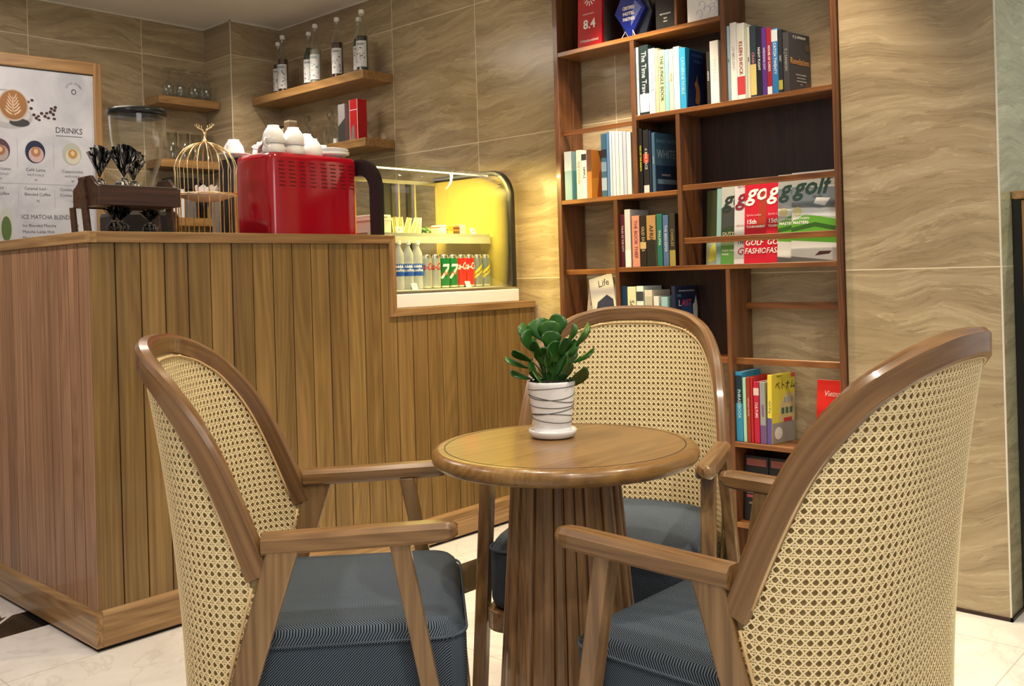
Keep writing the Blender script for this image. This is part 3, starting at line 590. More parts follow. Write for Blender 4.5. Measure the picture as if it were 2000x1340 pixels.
tm = thing('book', 'red booklet with white script facing out beside the pillar', 'book', (3.10, 1.445, zG), 0, G7); BASE[tm.name] = Vector((0,0,0)); tm.rotation_euler = (0, math.radians(7), 0)
G().box((0, -.115, 0), (.010, 0, .232)).build('cover', cmat((.60,.02,.012)), tm, bevel=.001); G().box((.0015, -.113, .002), (.0085, -.0, .2325)).build('page_block', M['paper'], tm)
text('cover_lettering', 'Vietnam', (-.0009, -.062, .185), (0,-1,0), (0,0,1), .028, cmat((.8,.6,.55)), tm, maxw=.07, shear=.3); text('cover_lettering', 'Huong', (-.0009, -.075, .15), (0,-1,0), (0,0,1), .022, cmat((.8,.6,.55)), tm, maxw=.05, shear=.3)
def cov_dark(m_):
    patch(m_, [(.008,.20),(.085,.20),(.085,.225),(.008,.225)], (.20,.06,.05)); patch(m_, [(.01,.10),(.085,.10),(.085,.16),(.01,.16)], (.16,.12,.12)); patch(m_, [(.02,.12),(.045,.115),(.06,.15),(.03,.155)], (.40,.36,.33), 2); patch(m_, [(.01,.085),(.08,.085),(.08,.095),(.01,.095)], (.30,.06,.07), 2)
for i, (yy, lab) in enumerate(((1.716, 'black hardback with a small photo cover, left one on the lowest visible shelf'), (1.620, 'black hardback with a red strip, right one on the lowest visible shelf'))):
    tm = thing('book', lab, 'book', (3.080, yy, .1585), 0, 'hardbacks on the lowest visible shelf'); BASE[tm.name] = Vector((0,0,0)); tm.rotation_euler = (0, math.radians(4), 0)
    G().box((0, -.093, 0), (.022, 0, .235)).build('cover', cmat((.012,.012,.014)), tm, bevel=.001); cov_dark(tm)
    text('cover_lettering', 'AROMATIC', (-.0012, -.046, .065), (0,-1,0), (0,0,1), .011, cmat((.35,.33,.30)), tm, maxw=.06)
# awards on the top shelf
zA = 1.9925
tm = thing('award_plaque', 'red acrylic award plaque scored 8.4 at the top left of the bookcase', 'award', (3.075, 2.358, zA)); BASE[tm.name] = Vector((0,0,0)); tm.rotation_euler = (0, math.radians(3), 0)
solid('award_red', (.46,.008,.02), .12, coat=.7); G().box((0, -.062, 0), (.018, .062, .30)).build('plate', M['award_red'], tm, bevel=.002)
def at_(s, z, h_, c_=W_, mw=None, dy=0, bold=0): return text('award_lettering', s, (-.0012, -dy, z), (0,-1,0), (0,0,1), h_, cmat(c_), tm, maxw=mw, bold=bold)
at_('8.4', .098, .052, bold=.02); at_('H Hotelscombined', .032, .016, mw=.09); at_('RATED BY GUESTS', .142, .007, mw=.06, dy=-.005)
for i in range(12):
    a = 2*PI*i/12; G().prism([(-.0006, .0+math.cos(a+d_)*r_, .205+math.sin(a+d_)*r_) for d_, r_ in ((-.12,.012),(.12,.012),(.07,.030),(-.07,.030))], (-.0005,0,0)).build('emblem_ray', cmat(W_), tm)
tm = thing('award_trophy', 'blue faceted crystal hotel partner award on the top shelf', 'award', (3.095, 2.150, zA)); BASE[tm.name] = Vector((0,0,0))
solid('crystal_blue', (.004,.02,.28), .05, coat=.8); solid('crystal_dark', (.02,.03,.06), .06, coat=.8)
hexa_ = [(.0,-.075,.10),(.0,-.045,.02),(.0,0,.012),(.0,.06,.03),(.0,.085,.10),(.0,.06,.17),(.0,-.05,.17)]
G().prism([(.02, y, z) for _, y, z in hexa_], (.02,0,0)).build('backing', M['crystal_dark'], tm, bevel=.003)
g = G(); dia = [(0,.02,.006),(0,.095,.115),(0,.06,.175),(0,-.02,.175),(0,-.055,.115)]
g.prism([(0,y,z) for _, y, z in dia], (.018,0,0)); g.build('face', M['crystal_blue'], tm, bevel=.004)
for i, s in enumerate(('CERTIFIED', 'HOTEL', 'PARTNER')): at_(s, .128-.022*i, .018, mw=.058, dy=-.022, bold=.03)
solid('crystal_pale', (.16,.20,.55), .08); G().prism([(-.0006,-.008,.155),(-.0006,-.040,.120),(-.0006,.012,.055),(-.0006,.012,.075)], (-.0004,0,0)).build('facet', M['crystal_pale'], tm)
for s_ in (-1, 1):
    g = G(); g.tube([(-.012, .02+s_*.038, .001), (-.004, .02+s_*.018, .036), (.01, .02+s_*.008, .004)], .0016, 6); g.build('stand_wire', M['white'], tm)
tm = thing('award_box', 'black box with a yellow round seal on the top shelf', 'award', (3.07, 1.985, zA)); BASE[tm.name] = Vector((0,0,0))
G().box((0, -.045, 0), (.03, .045, .20)).build('body', cmat((.014,.014,.014)), tm, bevel=.002)
g = G(); g.T = Matrix.Translation((-.0003, 0, .145)) @ Matrix.Rotation(-PI/2, 4, 'Y'); g.lathe([(.0001,0),(.026,0),(.026,.0008),(.0001,.0008)], n=24, cap=False); g.build('seal', cmat((.75,.50,.03)), tm)
at_('RESTAURANT', .062, .008, mw=.055); at_('BAR', .046, .008); at_('HALL', .034, .008)
tm = thing('picture_box', 'white box with faint blue line drawings beside the thick divider', 'box', (3.06, 1.825, zA)); BASE[tm.name] = Vector((0,0,0))
G().box((0, -.072, 0), (.06, .058, .20)).build('body', M['white'], tm, bevel=.002)
for i in range(9):
    a = random.uniform(-.06,.04); z = random.uniform(.02,.12); g = G(); g.tube([(-.0008, a+.013*math.cos(k*.9), z+.016*math.sin(k*.9)) for k in range(6)], .0008, 4); g.build('line_drawing', cmat((.35,.40,.62)), tm)
# ------------------------------------------------------------------ chairs
S_ = dict(W=.300, B=.227, n=2.586, k=.084, k2=.137, zj=.557, wl=.281, za=.625, xaf=.329, zaf=.628, xfl=.225, xfb=.333, xrb=-.161, wz=-.205)
QX = [0, .3, .5, .68, .84, 1.0]; QZ = [.973, .964, .939, .886, .778, .557]
def herm(q, xs, ys):
    n = len(xs); m = []
    for i in range(n):
        if i == 0: m.append(0)
        elif i == n-1: m.append((ys[i]-ys[i-1])/(xs[i]-xs[i-1]))
        else:
            h0, h1 = xs[i]-xs[i-1], xs[i+1]-xs[i]; d0, d1 = (ys[i]-ys[i-1])/h0, (ys[i+1]-ys[i])/h1; m.append((d0*h1+d1*h0)/(h0+h1))
    i = 0
    while i < n-2 and q > xs[i+1]: i += 1
    h = xs[i+1]-xs[i]; t = (q-xs[i])/h
    return (2*t**3-3*t*t+1)*ys[i]+(t**3-2*t*t+t)*h*m[i]+(-2*t**3+3*t*t)*ys[i+1]+(t**3-t*t)*h*m[i+1]
NP = 400; _arc = [0.0]; _pl = []
for i in range(NP+1):
    a = (i/NP)*PI/2; _pl.append((-S_['B']*abs(math.cos(a))**(2/S_['n']), S_['W']*abs(math.sin(a))**(2/S_['n'])))
for i in range(NP): _arc.append(_arc[-1]+math.hypot(_pl[i+1][0]-_pl[i][0], _pl[i+1][1]-_pl[i][1]))
ARC = _arc[-1]
def plan(q, off=0.0):
    """q in [-1,1]: arc fraction from the middle of the back to the side; -> x, y and outward normal"""
    a = abs(q)*ARC; lo, hi = 0, NP
    while hi-lo > 1:
        mid = (lo+hi)//2
        if _arc[mid] <= a: lo = mid
        else: hi = mid
    f = (a-_arc[lo])/max(_arc[hi]-_arc[lo], 1e-9); x = _pl[lo][0]*(1-f)+_pl[hi][0]*f; y = _pl[lo][1]*(1-f)+_pl[hi][1]*f
    i0, i1 = max(lo-6, 0), min(hi+6, NP); tx, ty = _pl[i1][0]-_pl[i0][0], _pl[i1][1]-_pl[i0][1]
    if lo < 6: tx *= lo/6.0
    l_ = math.hypot(tx, ty) or 1; nx, ny = -ty/l_, tx/l_; sg = 1 if q >= 0 else -1
    return x+nx*off, sg*(y+ny*off), nx, sg*ny
def surf(q, z, off=0.0):
    x, y, nx, ny = plan(q, off)
    x -= S_['k']*(z-.5)+S_['k2']*(z-.5)**2
    zz = z if z > .5 else .5+(z-.5)*.45
    return Vector((x, y*(1+S_['wz']*(zz-.6)), z))
def zr(q): return herm(abs(q), QX, QZ)
CS = .95
def CT(p): return Vector((p[0]*CS, p[1]*CS, p[2]*CS+H*(1-CS)))
ZF = -H*(1-CS)/CS     # floor in fit units
def legx(z): return -.161+.278*z
def make_chair(label):
    t = thing('armchair', label, 'chair', (0,0,0), 0, 'cane-backed armchairs around the round table', local=True)
    # rail
    g = G(); rings = []; K = 72; th = .030
    for i in range(K+1):
        q = -1+2*i/K; e = .004; q0, q1 = max(-1, q-e), min(1, q+e)
        P0, P1 = surf(q0, zr(q0)), surf(q1, zr(q1)); T = (P1-P0).normalized(); C_ = surf(q, zr(q)); _, _, nx, ny = plan(q)
        Nn = Vector((nx, ny, 0)); Nn = (Nn-T*Nn.dot(T)).normalized(); B_ = T.cross(Nn)
        if B_.z > 0 or (abs(B_.z) < 1e-6): B_ = -B_
        wd = .046+.004*abs(q); c_ = .007; rr_ = []
        for a, b in ((0,c_),(c_,0),(th-c_,0),(th,c_),(th,wd-c_),(th-c_,wd),(c_,wd),(0,wd-c_)): rr_.append(CT(C_-Nn*a+B_*b))
        rings.append(rr_)
    g.sweep(rings); fr_ = g.build('back_frame', M['chair_rail'], t, smooth=True, base=(0,0,0)); fr_.data.set_sharp_from_angle(angle=math.radians(40))
    uvl = fr_.data.uv_layers.new(name='UVMap'); per_ = [0, .010, .026, .036, .068, .078, .094, .104, .136]
    for p in fr_.data.polygons:
        ks = [fr_.data.loops[li].vertex_index % 8 for li in p.loop_indices]; wrap = 7 in ks and 0 in ks and len(ks) == 4
        for li, k in zip(p.loop_indices, ks): uvl.data[li].uv = (fr_.data.loops[li].vertex_index//8*.0215, per_[8 if (wrap and k == 0) else k])
    # cane: woven strips following the curved back
    p_ = .0150; zlo = .215
    def inside(u, z):
        q = u/ARC
        if abs(q) > 1 or z < zlo: return False
        dz = (zr(min(1, abs(q)+.01))-zr(max(0, abs(q)-.01)))/(.02*ARC)
        if z > zr(q)-.0445*math.sqrt(1+dz*dz): return False
        if z < .60:
            x = surf(q, z).x
            if x > legx(z)-.016: return False
        return True
    def strip(g, base_off, sn, u0, z0, u1, z1, wd, lift):
        Ln = math.hypot(u1-u0, z1-z0); n_ = max(1, int(round(Ln/(p_*.5)))); du, dz = (u1-u0)/Ln, (z1-z0)/Ln; run = []
        def flush():
            if len(run) > 1:
                vs = []; fs = []
                for j, (u, z) in enumerate(run):
                    lf = lift
                    for s_, e_ in ((-1,0),(0,.0006),(1,0)): vs.append(CT(surf(max(-1, min(1, (u-dz*s_*wd/2)/ARC)), z+du*s_*wd/2, base_off+sn*(lf+e_))))
                for j in range(len(run)-1):
                    for s_ in (0,1): fs.append((j*3+s_, j*3+s_+1, j*3+s_+4, j*3+s_+3))
                g.add(vs, fs)
            run.clear()
        for j in range(n_+1):
            u, z = u0+(u1-u0)*j/n_, z0+(z1-z0)*j/n_
            if inside(u, z): run.append((u, z))
            else: flush()
        flush()
    nu = int(ARC/p_)+1; nz = int((.98-zlo)/p_)+1; Hh = .98-zlo
    for bo, sn in ((-.0065, 1), (-.0235, -1)):      # one woven sheet outside, one inside
        g = G()
        for i in range(-nu, nu+1):
            for s_ in (-1, 1): strip(g, bo, sn, i*p_+s_*.13*p_, zlo, i*p_+s_*.13*p_, .98, .155*p_, 0)
        for j in range(nz+1):
            for s_ in (-1, 1): strip(g, bo, sn, -ARC, zlo+j*p_+s_*.13*p_, ARC, zlo+j*p_+s_*.13*p_, .155*p_, .0007)
        for c in range(-nu-nz-2, nu+nz+2):
            a0 = (c+.5)*p_
            strip(g, bo, sn, a0, zlo, a0+Hh, .98, .17*p_, .0014); strip(g, bo, sn, a0, zlo, a0-Hh, .98, .17*p_, .0019)
        g.build('cane_panel', M['cane'], t, base=(0,0,0))
    def qleg(z, d=0.0):
        xt = legx(z)-d; lo, hi = .3, 1.0
        for _ in range(18):
            mid = (lo+hi)/2
            if surf(mid, z).x < xt: lo = mid
            else: hi = mid
        return lo
    g = G(); rings = []
    for i in range(60):
        z = zlo+(.945-zlo)*i/59; lo, hi = 0.0, 1.0
        for _ in range(18):
            mid = (lo+hi)/2
            if zr(mid)-.030 > z: lo = mid
            else: hi = mid
        qm = min(lo, qleg(z) if z < .6 else 1.0); qm = max(qm, .01); n_ = 28
        rings.append([CT(surf(-qm+2*qm*k/n_, z, -.012)) for k in range(n_+1)]+[CT(surf(qm-2*qm*k/n_, z, -.018)) for k in range(n_+1)])
    g.sweep(rings); g.build('backing_panel', M['liner'], t, smooth=True, base=(0,0,0))
    # beading around the cane
    g = G()
    for off in (-.0015, -.0285):
        pts = []
        for i in range(81):
            q = -.985+1.97*i/80; dz = (zr(min(1, abs(q)+.01))-zr(max(0, abs(q)-.01)))/(.02*ARC); z = zr(q); k = .049; L_ = math.sqrt(1+dz*dz)
            uq = q-(1 if q > 0 else -1)*min(abs(q), k*abs(dz)/L_/ARC); pts.append(CT(surf(uq, z-k/L_, off)))
        g.tube(pts, .0024, 6)
        for sg in (-1, 1):
            pp = []
            for i in range(9):
                z = .53-(.53-zlo)*i/8; xt = legx(z)-.026; lo, hi = .3, 1.0
                for _ in range(18):
                    mid = (lo+hi)/2
                    if surf(mid, z).x < xt: lo = mid
                    else: hi = mid
                pp.append(CT(surf(sg*lo, z, off)))
            g.tube(pp, .0026, 6)
    g.build('beading', M['beading'], t, smooth=True, base=(0,0,0))
    for sg in (-1, 1):
        # rear leg, leaning back from the arm joint
        def ry(z): return sg*(.2885+.018*max(0, (.56-z))/.5)
        g = G(); lv = []
        for z, hwid in ((ZF, .019), (.30, .024), (.595, .029)):
            xc = legx(z)+(.012 if z > .5 else .003); lv.append([(xc-hwid, ry(z)-.015*sg), (xc+hwid, ry(z)-.015*sg), (xc+hwid, ry(z)+.015*sg), (xc-hwid, ry(z)+.015*sg)])
            lv[-1] = [CT((a, b, z)) for a, b in lv[-1]]
        g.sweep(lv); g.build('rear_leg', M['chair_z'], t, bevel=.004, base=(0,0,0))
        g = G(); lv = []
        for z, hwid in ((ZF, .015), (.594, .018)):
            xc = .225+(.59-z)*.183; y = sg*.281; lv.append([CT((xc-hwid, y-.017, z)), CT((xc+hwid, y-.017, z)), CT((xc+hwid, y+.017, z)), CT((xc-hwid, y+.017, z))])
        g.sweep(lv); g.build('front_leg', M['chair_z'], t, bevel=.004, base=(0,0,0))
        g = G(); rg = []
        for x, hw_, zt, zb in ((-.022,.022,.622,.586), (.10,.023,.624,.588), (.285,.023,.628,.592), (.310,.021,.6275,.594), (.325,.015,.625,.598), (.332,.008,.621,.603)):
            y = sg*.2835; rg.append([CT(p) for p in ((x,y-hw_,zb+.006),(x,y-hw_+.006,zb),(x,y+hw_-.006,zb),(x,y+hw_,zb+.006),(x,y+hw_,zt-.009),(x,y+hw_-.009,zt),(x,y-hw_+.009,zt),(x,y-hw_,zt-.009))])
        g.sweep(rg); g.build('arm', M['chair'], t, smooth=True, base=(0,0,0)).data.set_sharp_from_angle(angle=math.radians(32))
    # seat
    def outline(ins, dx=0):
        pts = []
        for i in range(25):
            q = -.93+1.86*i/24; v = surf(q, .35, -.045-ins); pts.append((v.x, max(-.252+ins, min(.252-ins, v.y))))
        r = .055; xf = .345-ins+dx; yw = .252-ins
        for i in range(7): a = PI/2-PI/2*i/6; pts.append((xf-r+r*math.cos(a), yw-r+r*math.sin(a)))
        for i in range(7): a = -PI/2*i/6; pts.append((xf-r+r*math.cos(a), -yw+r+r*math.sin(a)))
        return pts
    lay = []
    for z, ins in ((.2555,.012),(.262,.004),(.28,.0),(.385,.0),(.398,.002)):
        lay.append([CT((a,b,z)) for a, b in outline(ins)])
    o0 = outline(.004); cx_ = .06
    for z, f in ((.402,.992),(.416,.975),(.426,.94),(.432,.85),(.438,.6),(.441,.3),(.442,.04)): lay.append([CT((cx_+(a-cx_)*f, b*f, z)) for a, b in o0])
    g = G(); g.sweep(lay); cu = g.build('seat_cushion', M['fabric'], t, smooth=True, base=(0,0,0))
    g = G(); g.tube([CT((a, b, .4005)) for a, b in outline(-.0005)], .0028, 6, closed=True); g.build('piping', M['fabric'], cu, smooth=True, base=(0,0,0))
    g = G(); g.sweep([[CT((a,b,z)) for a, b in outline(-.008)] for z in (.205, .2545)]); g.build('seat_frame', M['chair'], t, bevel=.004, base=(0,0,0))
    return t
c0 = make_chair('oak armchair with its cane back towards the left, nearest the boarded counter')
c0.location = (.95*1.149, .95*1.692, 0); c0.rotation_euler.z = -.740
c1 = dup(c0, (.95*2.059, .95*1.531, 0), 3.541, 'oak armchair behind the table, its cane back towards the bookcase')
c2 = dup(c0, (.95*1.574, .95*.761, 0), 1.568, 'large foreground oak armchair at the right, seen from behind its cane back')
# ------------------------------------------------------------------ table
TX, TY, TZ = 1.5065, 1.2497, .724
t = thing('round_table', 'small round oak pedestal table with a slatted conical base between the armchairs', 'table', (TX, TY, 0))
g = G(); R_, tk = .2758, .034; pr = [(0, TZ), (.2487, TZ), (.2490, TZ-.0016), (.2502, TZ-.0016), (.2505, TZ)]
pr = [(.0002, TZ), (.2478, TZ)]
for i in range(11): a = PI/2-PI*i/10; pr.append((R_-tk/2+tk/2*math.cos(a), TZ-tk/2+tk/2*math.sin(a)))
pr += [(.2, TZ-tk), (.0002, TZ-tk)]
g.lathe(pr, (TX, TY, 0), 96, cap=False); tp = g.build('tabletop', M['table'], t, smooth=True)
g = G(); g.lathe([(.2473, TZ-.0010), (.2473, TZ+.0003), (.2490, TZ+.0003), (.2490, TZ-.0010)], (TX, TY, 0), 96, cap=False); g.build('groove', M['seam'], tp)
g = G(); nsl = 34
G().lathe([(.098, TZ-tk-.001), (.150, .03)], (TX, TY, 0), 40).build('core', M['seam'], t)
for i in range(nsl):
    a = 2*PI*i/nsl; vs = []
    wob = (.0075 if i % 2 else .0025)
    for z, r in ((.0, .1565), (TZ-tk, .1035)):
        hw_ = r*math.sin(PI/nsl)*.92
        for dr, s_ in ((-.012,-1), (wob-.003,-1), (wob,-.55), (wob,.55), (wob-.003,1), (-.012,1)):
            rr_ = r+dr; vs.append((TX+rr_*math.cos(a)-s_*hw_*math.sin(a), TY+rr_*math.sin(a)+s_*hw_*math.cos(a), z))
    g.sweep([vs[:6], vs[6:]])
g.build('slatted_base', M['table_z'], t)
# ------------------------------------------------------------------ plant
PX, PY, PZ = 1.554, 1.321, TZ+.0005
t = thing('potted_plant', 'small leafy green plant in a white ceramic pot with dark line decoration on a saucer', 'plant', (PX, PY, PZ))
g = G(); g.lathe([(.0005,0),(.040,0),(.048,.003),(.052,.012),(.0525,.0165),(.0505,.018),(.048,.013),(.0005,.011)], (PX,PY,PZ), 40, cap=False); g.build('saucer', M['ceramic'], t, smooth=True)
PR = [(.0005,.012),(.0385,.012),(.0400,.014),(.0405,.020),(.0395,.0215),(.0395,.0235),(.0418,.026),(.0440,.050),(.0475,.080),(.0515,.112),(.0525,.120),(.0515,.1215),(.0495,.1205),(.047,.106),(.0005,.104)]
g = G(); g.lathe(PR, (PX,PY,PZ), 48, cap=False); pot = g.build('pot', M['ceramic'], t, smooth=True)
def rad(z): return .0418+(z-.026)*(.0515-.0418)/(.112-.026)
solid('pot_line', (.06,.06,.06), .4)
for (z0, dz, ph) in ((.040,.006,0), (.047,-.008,1.2), (.058,.007,2.2), (.071,.004,.6), (.085,-.009,2.6), (.094,.010,1.0), (.107,.004,3.0)):
    g = G(); g.tube([(PX+(rad(z0+dz*math.sin(a*2*PI/40+ph))+.0002)*math.cos(a*2*PI/40), PY+(rad(z0+dz*math.sin(a*2*PI/40+ph))+.0002)*math.sin(a*2*PI/40), PZ+z0+dz*math.sin(a*2*PI/40+ph)) for a in range(40)], .0008, 5, closed=True); g.build('glaze_line', M['pot_line'], pot)
solid('soil', (.012,.009,.007), .9)
g = G(); g.lathe([(.0005,.122),(.03,.122),(.0482,.1195),(.0484,.105)], (PX,PY,PZ), 24, cap=False)
for i in range(60):
    a, r = random.uniform(0,2*PI), .046*math.sqrt(random.random()); s_ = random.uniform(.0015,.0035); g.lathe([(.0002,-s_),(s_,0),(.0002,s_)], (PX+r*math.cos(a), PY+r*math.sin(a), PZ+.1225), 5, cap=False)
g.build('soil', M['soil'], t)
def leaf(az, rad0, h0, lean, ln, wd, droop=.3, stem=.07, cup=.25, tw=0.0):
    """spoon-shaped leaf on its own stem"""
    ca, sa = math.cos(az), math.sin(az); p0 = Vector((PX+.012*ca, PY+.012*sa, PZ+.112)); p2 = Vector((PX+rad0*ca, PY+rad0*sa, PZ+h0)); p1 = (p0+p2)/2+Vector((-.006*ca,-.006*sa,.012))
    g = G(); pts = [p0*(1-u)**2+p1*2*u*(1-u)+p2*u*u for u in [i/7 for i in range(8)]]; g.tube(pts, [.0022-.0008*i/7 for i in range(8)], 6)
    out = Vector((ca, sa, 0)); side = Vector((-sa, ca, 0)); d = (out*math.sin(lean)+Vector((0,0,1))*math.cos(lean)).normalized()
    side = (side*math.cos(tw)+out*math.sin(tw)).normalized(); side = (side-d*side.dot(d)).normalized(); nrm = side.cross(d); nn_ = 11; vs = []; fs = []
    top = []; bot = []
    for i in range(nn_):
        u = i/(nn_-1); wv = wd*.62*(math.sin(PI*min(1, u*.95+.03)**1.15))**.60*(.50+.50*u**.6)*1.12; ang = droop*u*u
        c = p2+(d*ln*u-nrm*0)+Vector((0,0,-1))*ln*ang*.5*u+nrm*(-cup*.10*ln*u*u)
        for k in (-1,-.55,0,.55,1): top.append(c+side*wv*k+nrm*(abs(k)**1.6*wv*cup+.0009))
    for v in top: bot.append(v-nrm*.0016)
    n5 = len(top); 
    for i in range(nn_-1):
        for k in range(4):
            a = i*5+k; fs.append((a,a+1,a+6,a+5)); fs.append((n5+a,n5+a+5,n5+a+6,n5+a+1))
    per = [k for k in range(5)]+[i*5+4 for i in range(1,nn_)]+[(nn_-1)*5+k for k in (3,2,1,0)]+[i*5 for i in range(nn_-2,0,-1)]
    for i in range(len(per)): a, b = per[i], per[(i+1)%len(per)]; fs.append((a, n5+a, n5+b, b))
    g.add(top+bot, fs); return g.build('leaf', M['leaf'], t, smooth=True)
camr = math.atan2(rr.y, rr.x)     # azimuth of the picture's right
for (da, r0_, h0, ln_, le, wd, dr) in (
  (180,.050,.150,.95,.062,.042,.45), (170,.044,.125,1.05,.052,.034,.3), (196,.044,.165,.85,.052,.038,.35),
  (158,.042,.205,.45,.048,.040,.1), (172,.040,.185,.12,.052,.044,.1), (120,.026,.205,.2,.054,.054,.1), (60,.022,.215,.15,.052,.044,.1), (85,.012,.200,.0,.050,.046,.0), (140,.030,.170,.3,.046,.040,.1),
  (5,.050,.190,.55,.068,.064,.15), (350,.048,.160,.95,.058,.040,.2), (20,.040,.200,.35,.050,.046,.2), (335,.030,.105,.80,.070,.044,.1), (322,.018,.115,.50,.060,.040,.1), (12,.030,.165,.5,.052,.044,.1),
  (215,.014,.110,.75,.055,.038,.2), (245,.020,.150,.30,.052,.040,.2), (285,.022,.160,.20,.055,.044,.2), (268,.014,.190,.10,.044,.038,.2), (305,.032,.175,.40,.048,.042,.2), (230,.034,.175,.4,.042,.036,.2), (100,.030,.150,.6,.055,.044,.2), (40,.030,.150,.6,.055,.040,.2), (300,.012,.130,.1,.060,.044,.0), (190,.026,.125,.35,.052,.036,.1), (345,.026,.135,.3,.052,.040,.1)):
    leaf(camr+math.radians(da), r0_, h0, ln_, le, wd, dr, tw=random.uniform(-.45,.45), cup=.35)
# ------------------------------------------------------------------ menu board
t = thing('menu_board', 'oak-framed white drinks menu board standing behind the counter', 'menu board', (2.134, 4.75, .9005), math.radians(-6))
def poster_mat():
    m = mat('menu_marble_print', (.6,.6,.63), .45); q = N(m); co, _ = q.xyz()
    n = q.n('ShaderNodeTexNoise', i_Scale=3.5, i_Detail=6.0, i_Distortion=1.8); q.l(co, n.inputs['Vector'])
    q.l(q.ramp(n.outputs[0], [(.3, (.44,.46,.53)), (.5, (.54,.56,.63)), (.7, (.62,.64,.70))]), q.b.inputs['Base Color']); return m
M['poster'] = poster_mat()
MW, MH = 1.02, 1.301
G().box((-MW+.03, .004, .03), (-.03, .016, MH-.05)).build('menu_sheet', M['poster'], t)
G().box((-MW+.03, .001, MH-.066), (-.038, .005, MH-.058)).build('shadow_gap', M['black'], t)
for a, b in (((-MW, -.006, MH-.062), (0, .022, MH)), ((-MW, -.006, 0), (0, .022, .05))): G().box(a, b).build('frame_rail', M['shelf_oak_x'], t, bevel=.004)
for a, b in (((-.041, -.0065, 0), (.0, .0225, MH)), ((-MW, -.0065, 0), (-MW+.041, .0225, MH))): G().box(a, b).build('frame_stile', M['oak_z'], t, bevel=.004)
def pz(z): return z-.9005
def ptxt(s, x, z, h, c=(.10,.10,.12), mw=None, al='LEFT', bold=0): return text('menu_lettering', s, (x, .0035, pz(z)), (1,0,0), (0,0,1), h, cmat(c), t, maxw=mw, align=al, bold=bold)
def disc(name, x, z, rx, rz, c, k=1, n=28, a0=0, a1=360):
    pts = [(x+rx*math.cos(math.radians(a0+(a1-a0)*i/n)), .0038-.0003*k, pz(z)+rz*math.sin(math.radians(a0+(a1-a0)*i/n))) for i in range(n)]
    return G().prism(pts, (0,-.0002,0)).build(name, cmat(c), t)
ptxt('DRINKS', -.225, 1.848, .040, bold=.01, mw=.125, al='LEFT'); G().box((-.222,.0033,pz(1.820)),(-.10,.0038,pz(1.823))).build('menu_line', cmat((.1,.1,.12)), t)
disc('saucer_picture', -.430, 1.900, .105, .060, (.42,.42,.45), 1); disc('saucer_picture', -.425, 1.912, .088, .046, (.55,.55,.58), 2); disc('spoon_picture', -.385, 1.872, .045, .020, (.05,.05,.055), 3)
disc('cup_picture', -.410, 1.953, .066, .077, (.50,.42,.36), 4); disc('cup_picture', -.410, 1.955, .060, .070, (.32,.15,.055), 5)
for i in range(6):
    for s_ in (-1, 1):
        x0_, z0_ = -.412+s_*.004, pz(1.905+.015*i); wl_ = .034-.004*i
        G().prism([(x0_,.0021,z0_),(x0_+s_*wl_*.6,.0021,z0_+.012),(x0_+s_*wl_,.0021,z0_+.030),(x0_+s_*wl_*.75,.0021,z0_+.028),(x0_+s_*wl_*.4,.0021,z0_+.015),(x0_,.0021,z0_+.006)], (0,-.0002,0)).build('latte_picture', cmat((.70,.56,.42)), t)
disc('latte_picture', -.412, 1.958, .0025, .042, (.70,.56,.42), 7, n=12)
random.seed(3)
for (x, z) in ((-.345,1.975),(-.332,1.945),(-.327,1.985),(-.320,1.915),(-.310,1.900),(-.300,1.91),(-.297,1.892),(-.270,1.912),(-.262,1.928),(-.255,1.905),(-.245,1.935),(-.240,1.952),(-.232,1.925),(-.226,1.945),(-.222,1.96),(-.228,1.903),(-.285,1.925)):
    disc('bean_picture', x, z, .008, .0055+random.random()*.003, (.06,.025,.02), 3, n=10)
for x, cs in ((-.475, ((.10,.05,.07),(.42,.36,.36),(.36,.15,.08))), (-.319, ((.02,.03,.07),(.55,.40,.40),(.42,.20,.10))), (-.150, ((.42,.45,.40),(.60,.58,.50),(.45,.26,.08)))):
    disc('drink_picture', x, 1.735, .045, .055, cs[0], 2); disc('drink_picture', x+.004, 1.722, .034, .038, cs[1], 3); disc('drink_picture', x+.003, 1.735, .022, .024, cs[2], 4); disc('drink_picture', x+.003, 1.738, .009, .012, (.68,.50,.34), 5)
for x in (-.399, -.236, -.56): G().box((x,.0033,pz(1.655)),(x+.0012,.0038,pz(1.80))).build('menu_line', cmat((.35,.35,.40)), t)
for x in (-.399, -.236): G().box((x,.0033,pz(1.465)),(x+.0012,.0038,pz(1.545))).build('menu_line', cmat((.35,.35,.40)), t)
G().box((-.95,.0033,pz(1.578)),(-.05,.0038,pz(1.5795))).build('menu_line', cmat((.35,.35,.40)), t)
for x, a, b in ((-.319,'Café Latte','HOT/COLD'), (-.150,'Cappuccino','HOT/COLD'), (-.475,'Americano','HOT/COLD')):
    ptxt(a, x, 1.647, .021, al='CENTER'); ptxt(b, x, 1.622, .014, al='CENTER'); ptxt('59', x, 1.598, .014, al='CENTER')
for x, a, b in ((-.372,'Caramel Iced -','Blended Coffee'), (-.212,'Cookie Nut -','Cookie Cream'), (-.555,'Mocha Iced -','Blended Coffee')):
    ptxt(a, x, 1.556, .020, mw=.105); ptxt(b, x, 1.528, .020, mw=.115); ptxt('75', x+.06, 1.495, .016, al='CENTER')
ptxt('ICE MATCHA BLENDED', -.388, 1.418, .030, mw=.245, bold=0)
for i, s in enumerate(('Ice Blended Matcha', 'Matcha Latte Hot', 'Matcha Latte Cold')): ptxt(s, -.385, 1.377-.030*i, .020, mw=.15); ptxt(('75','65','65')[i], -.134, 1.377-.030*i, .016, al='CENTER')
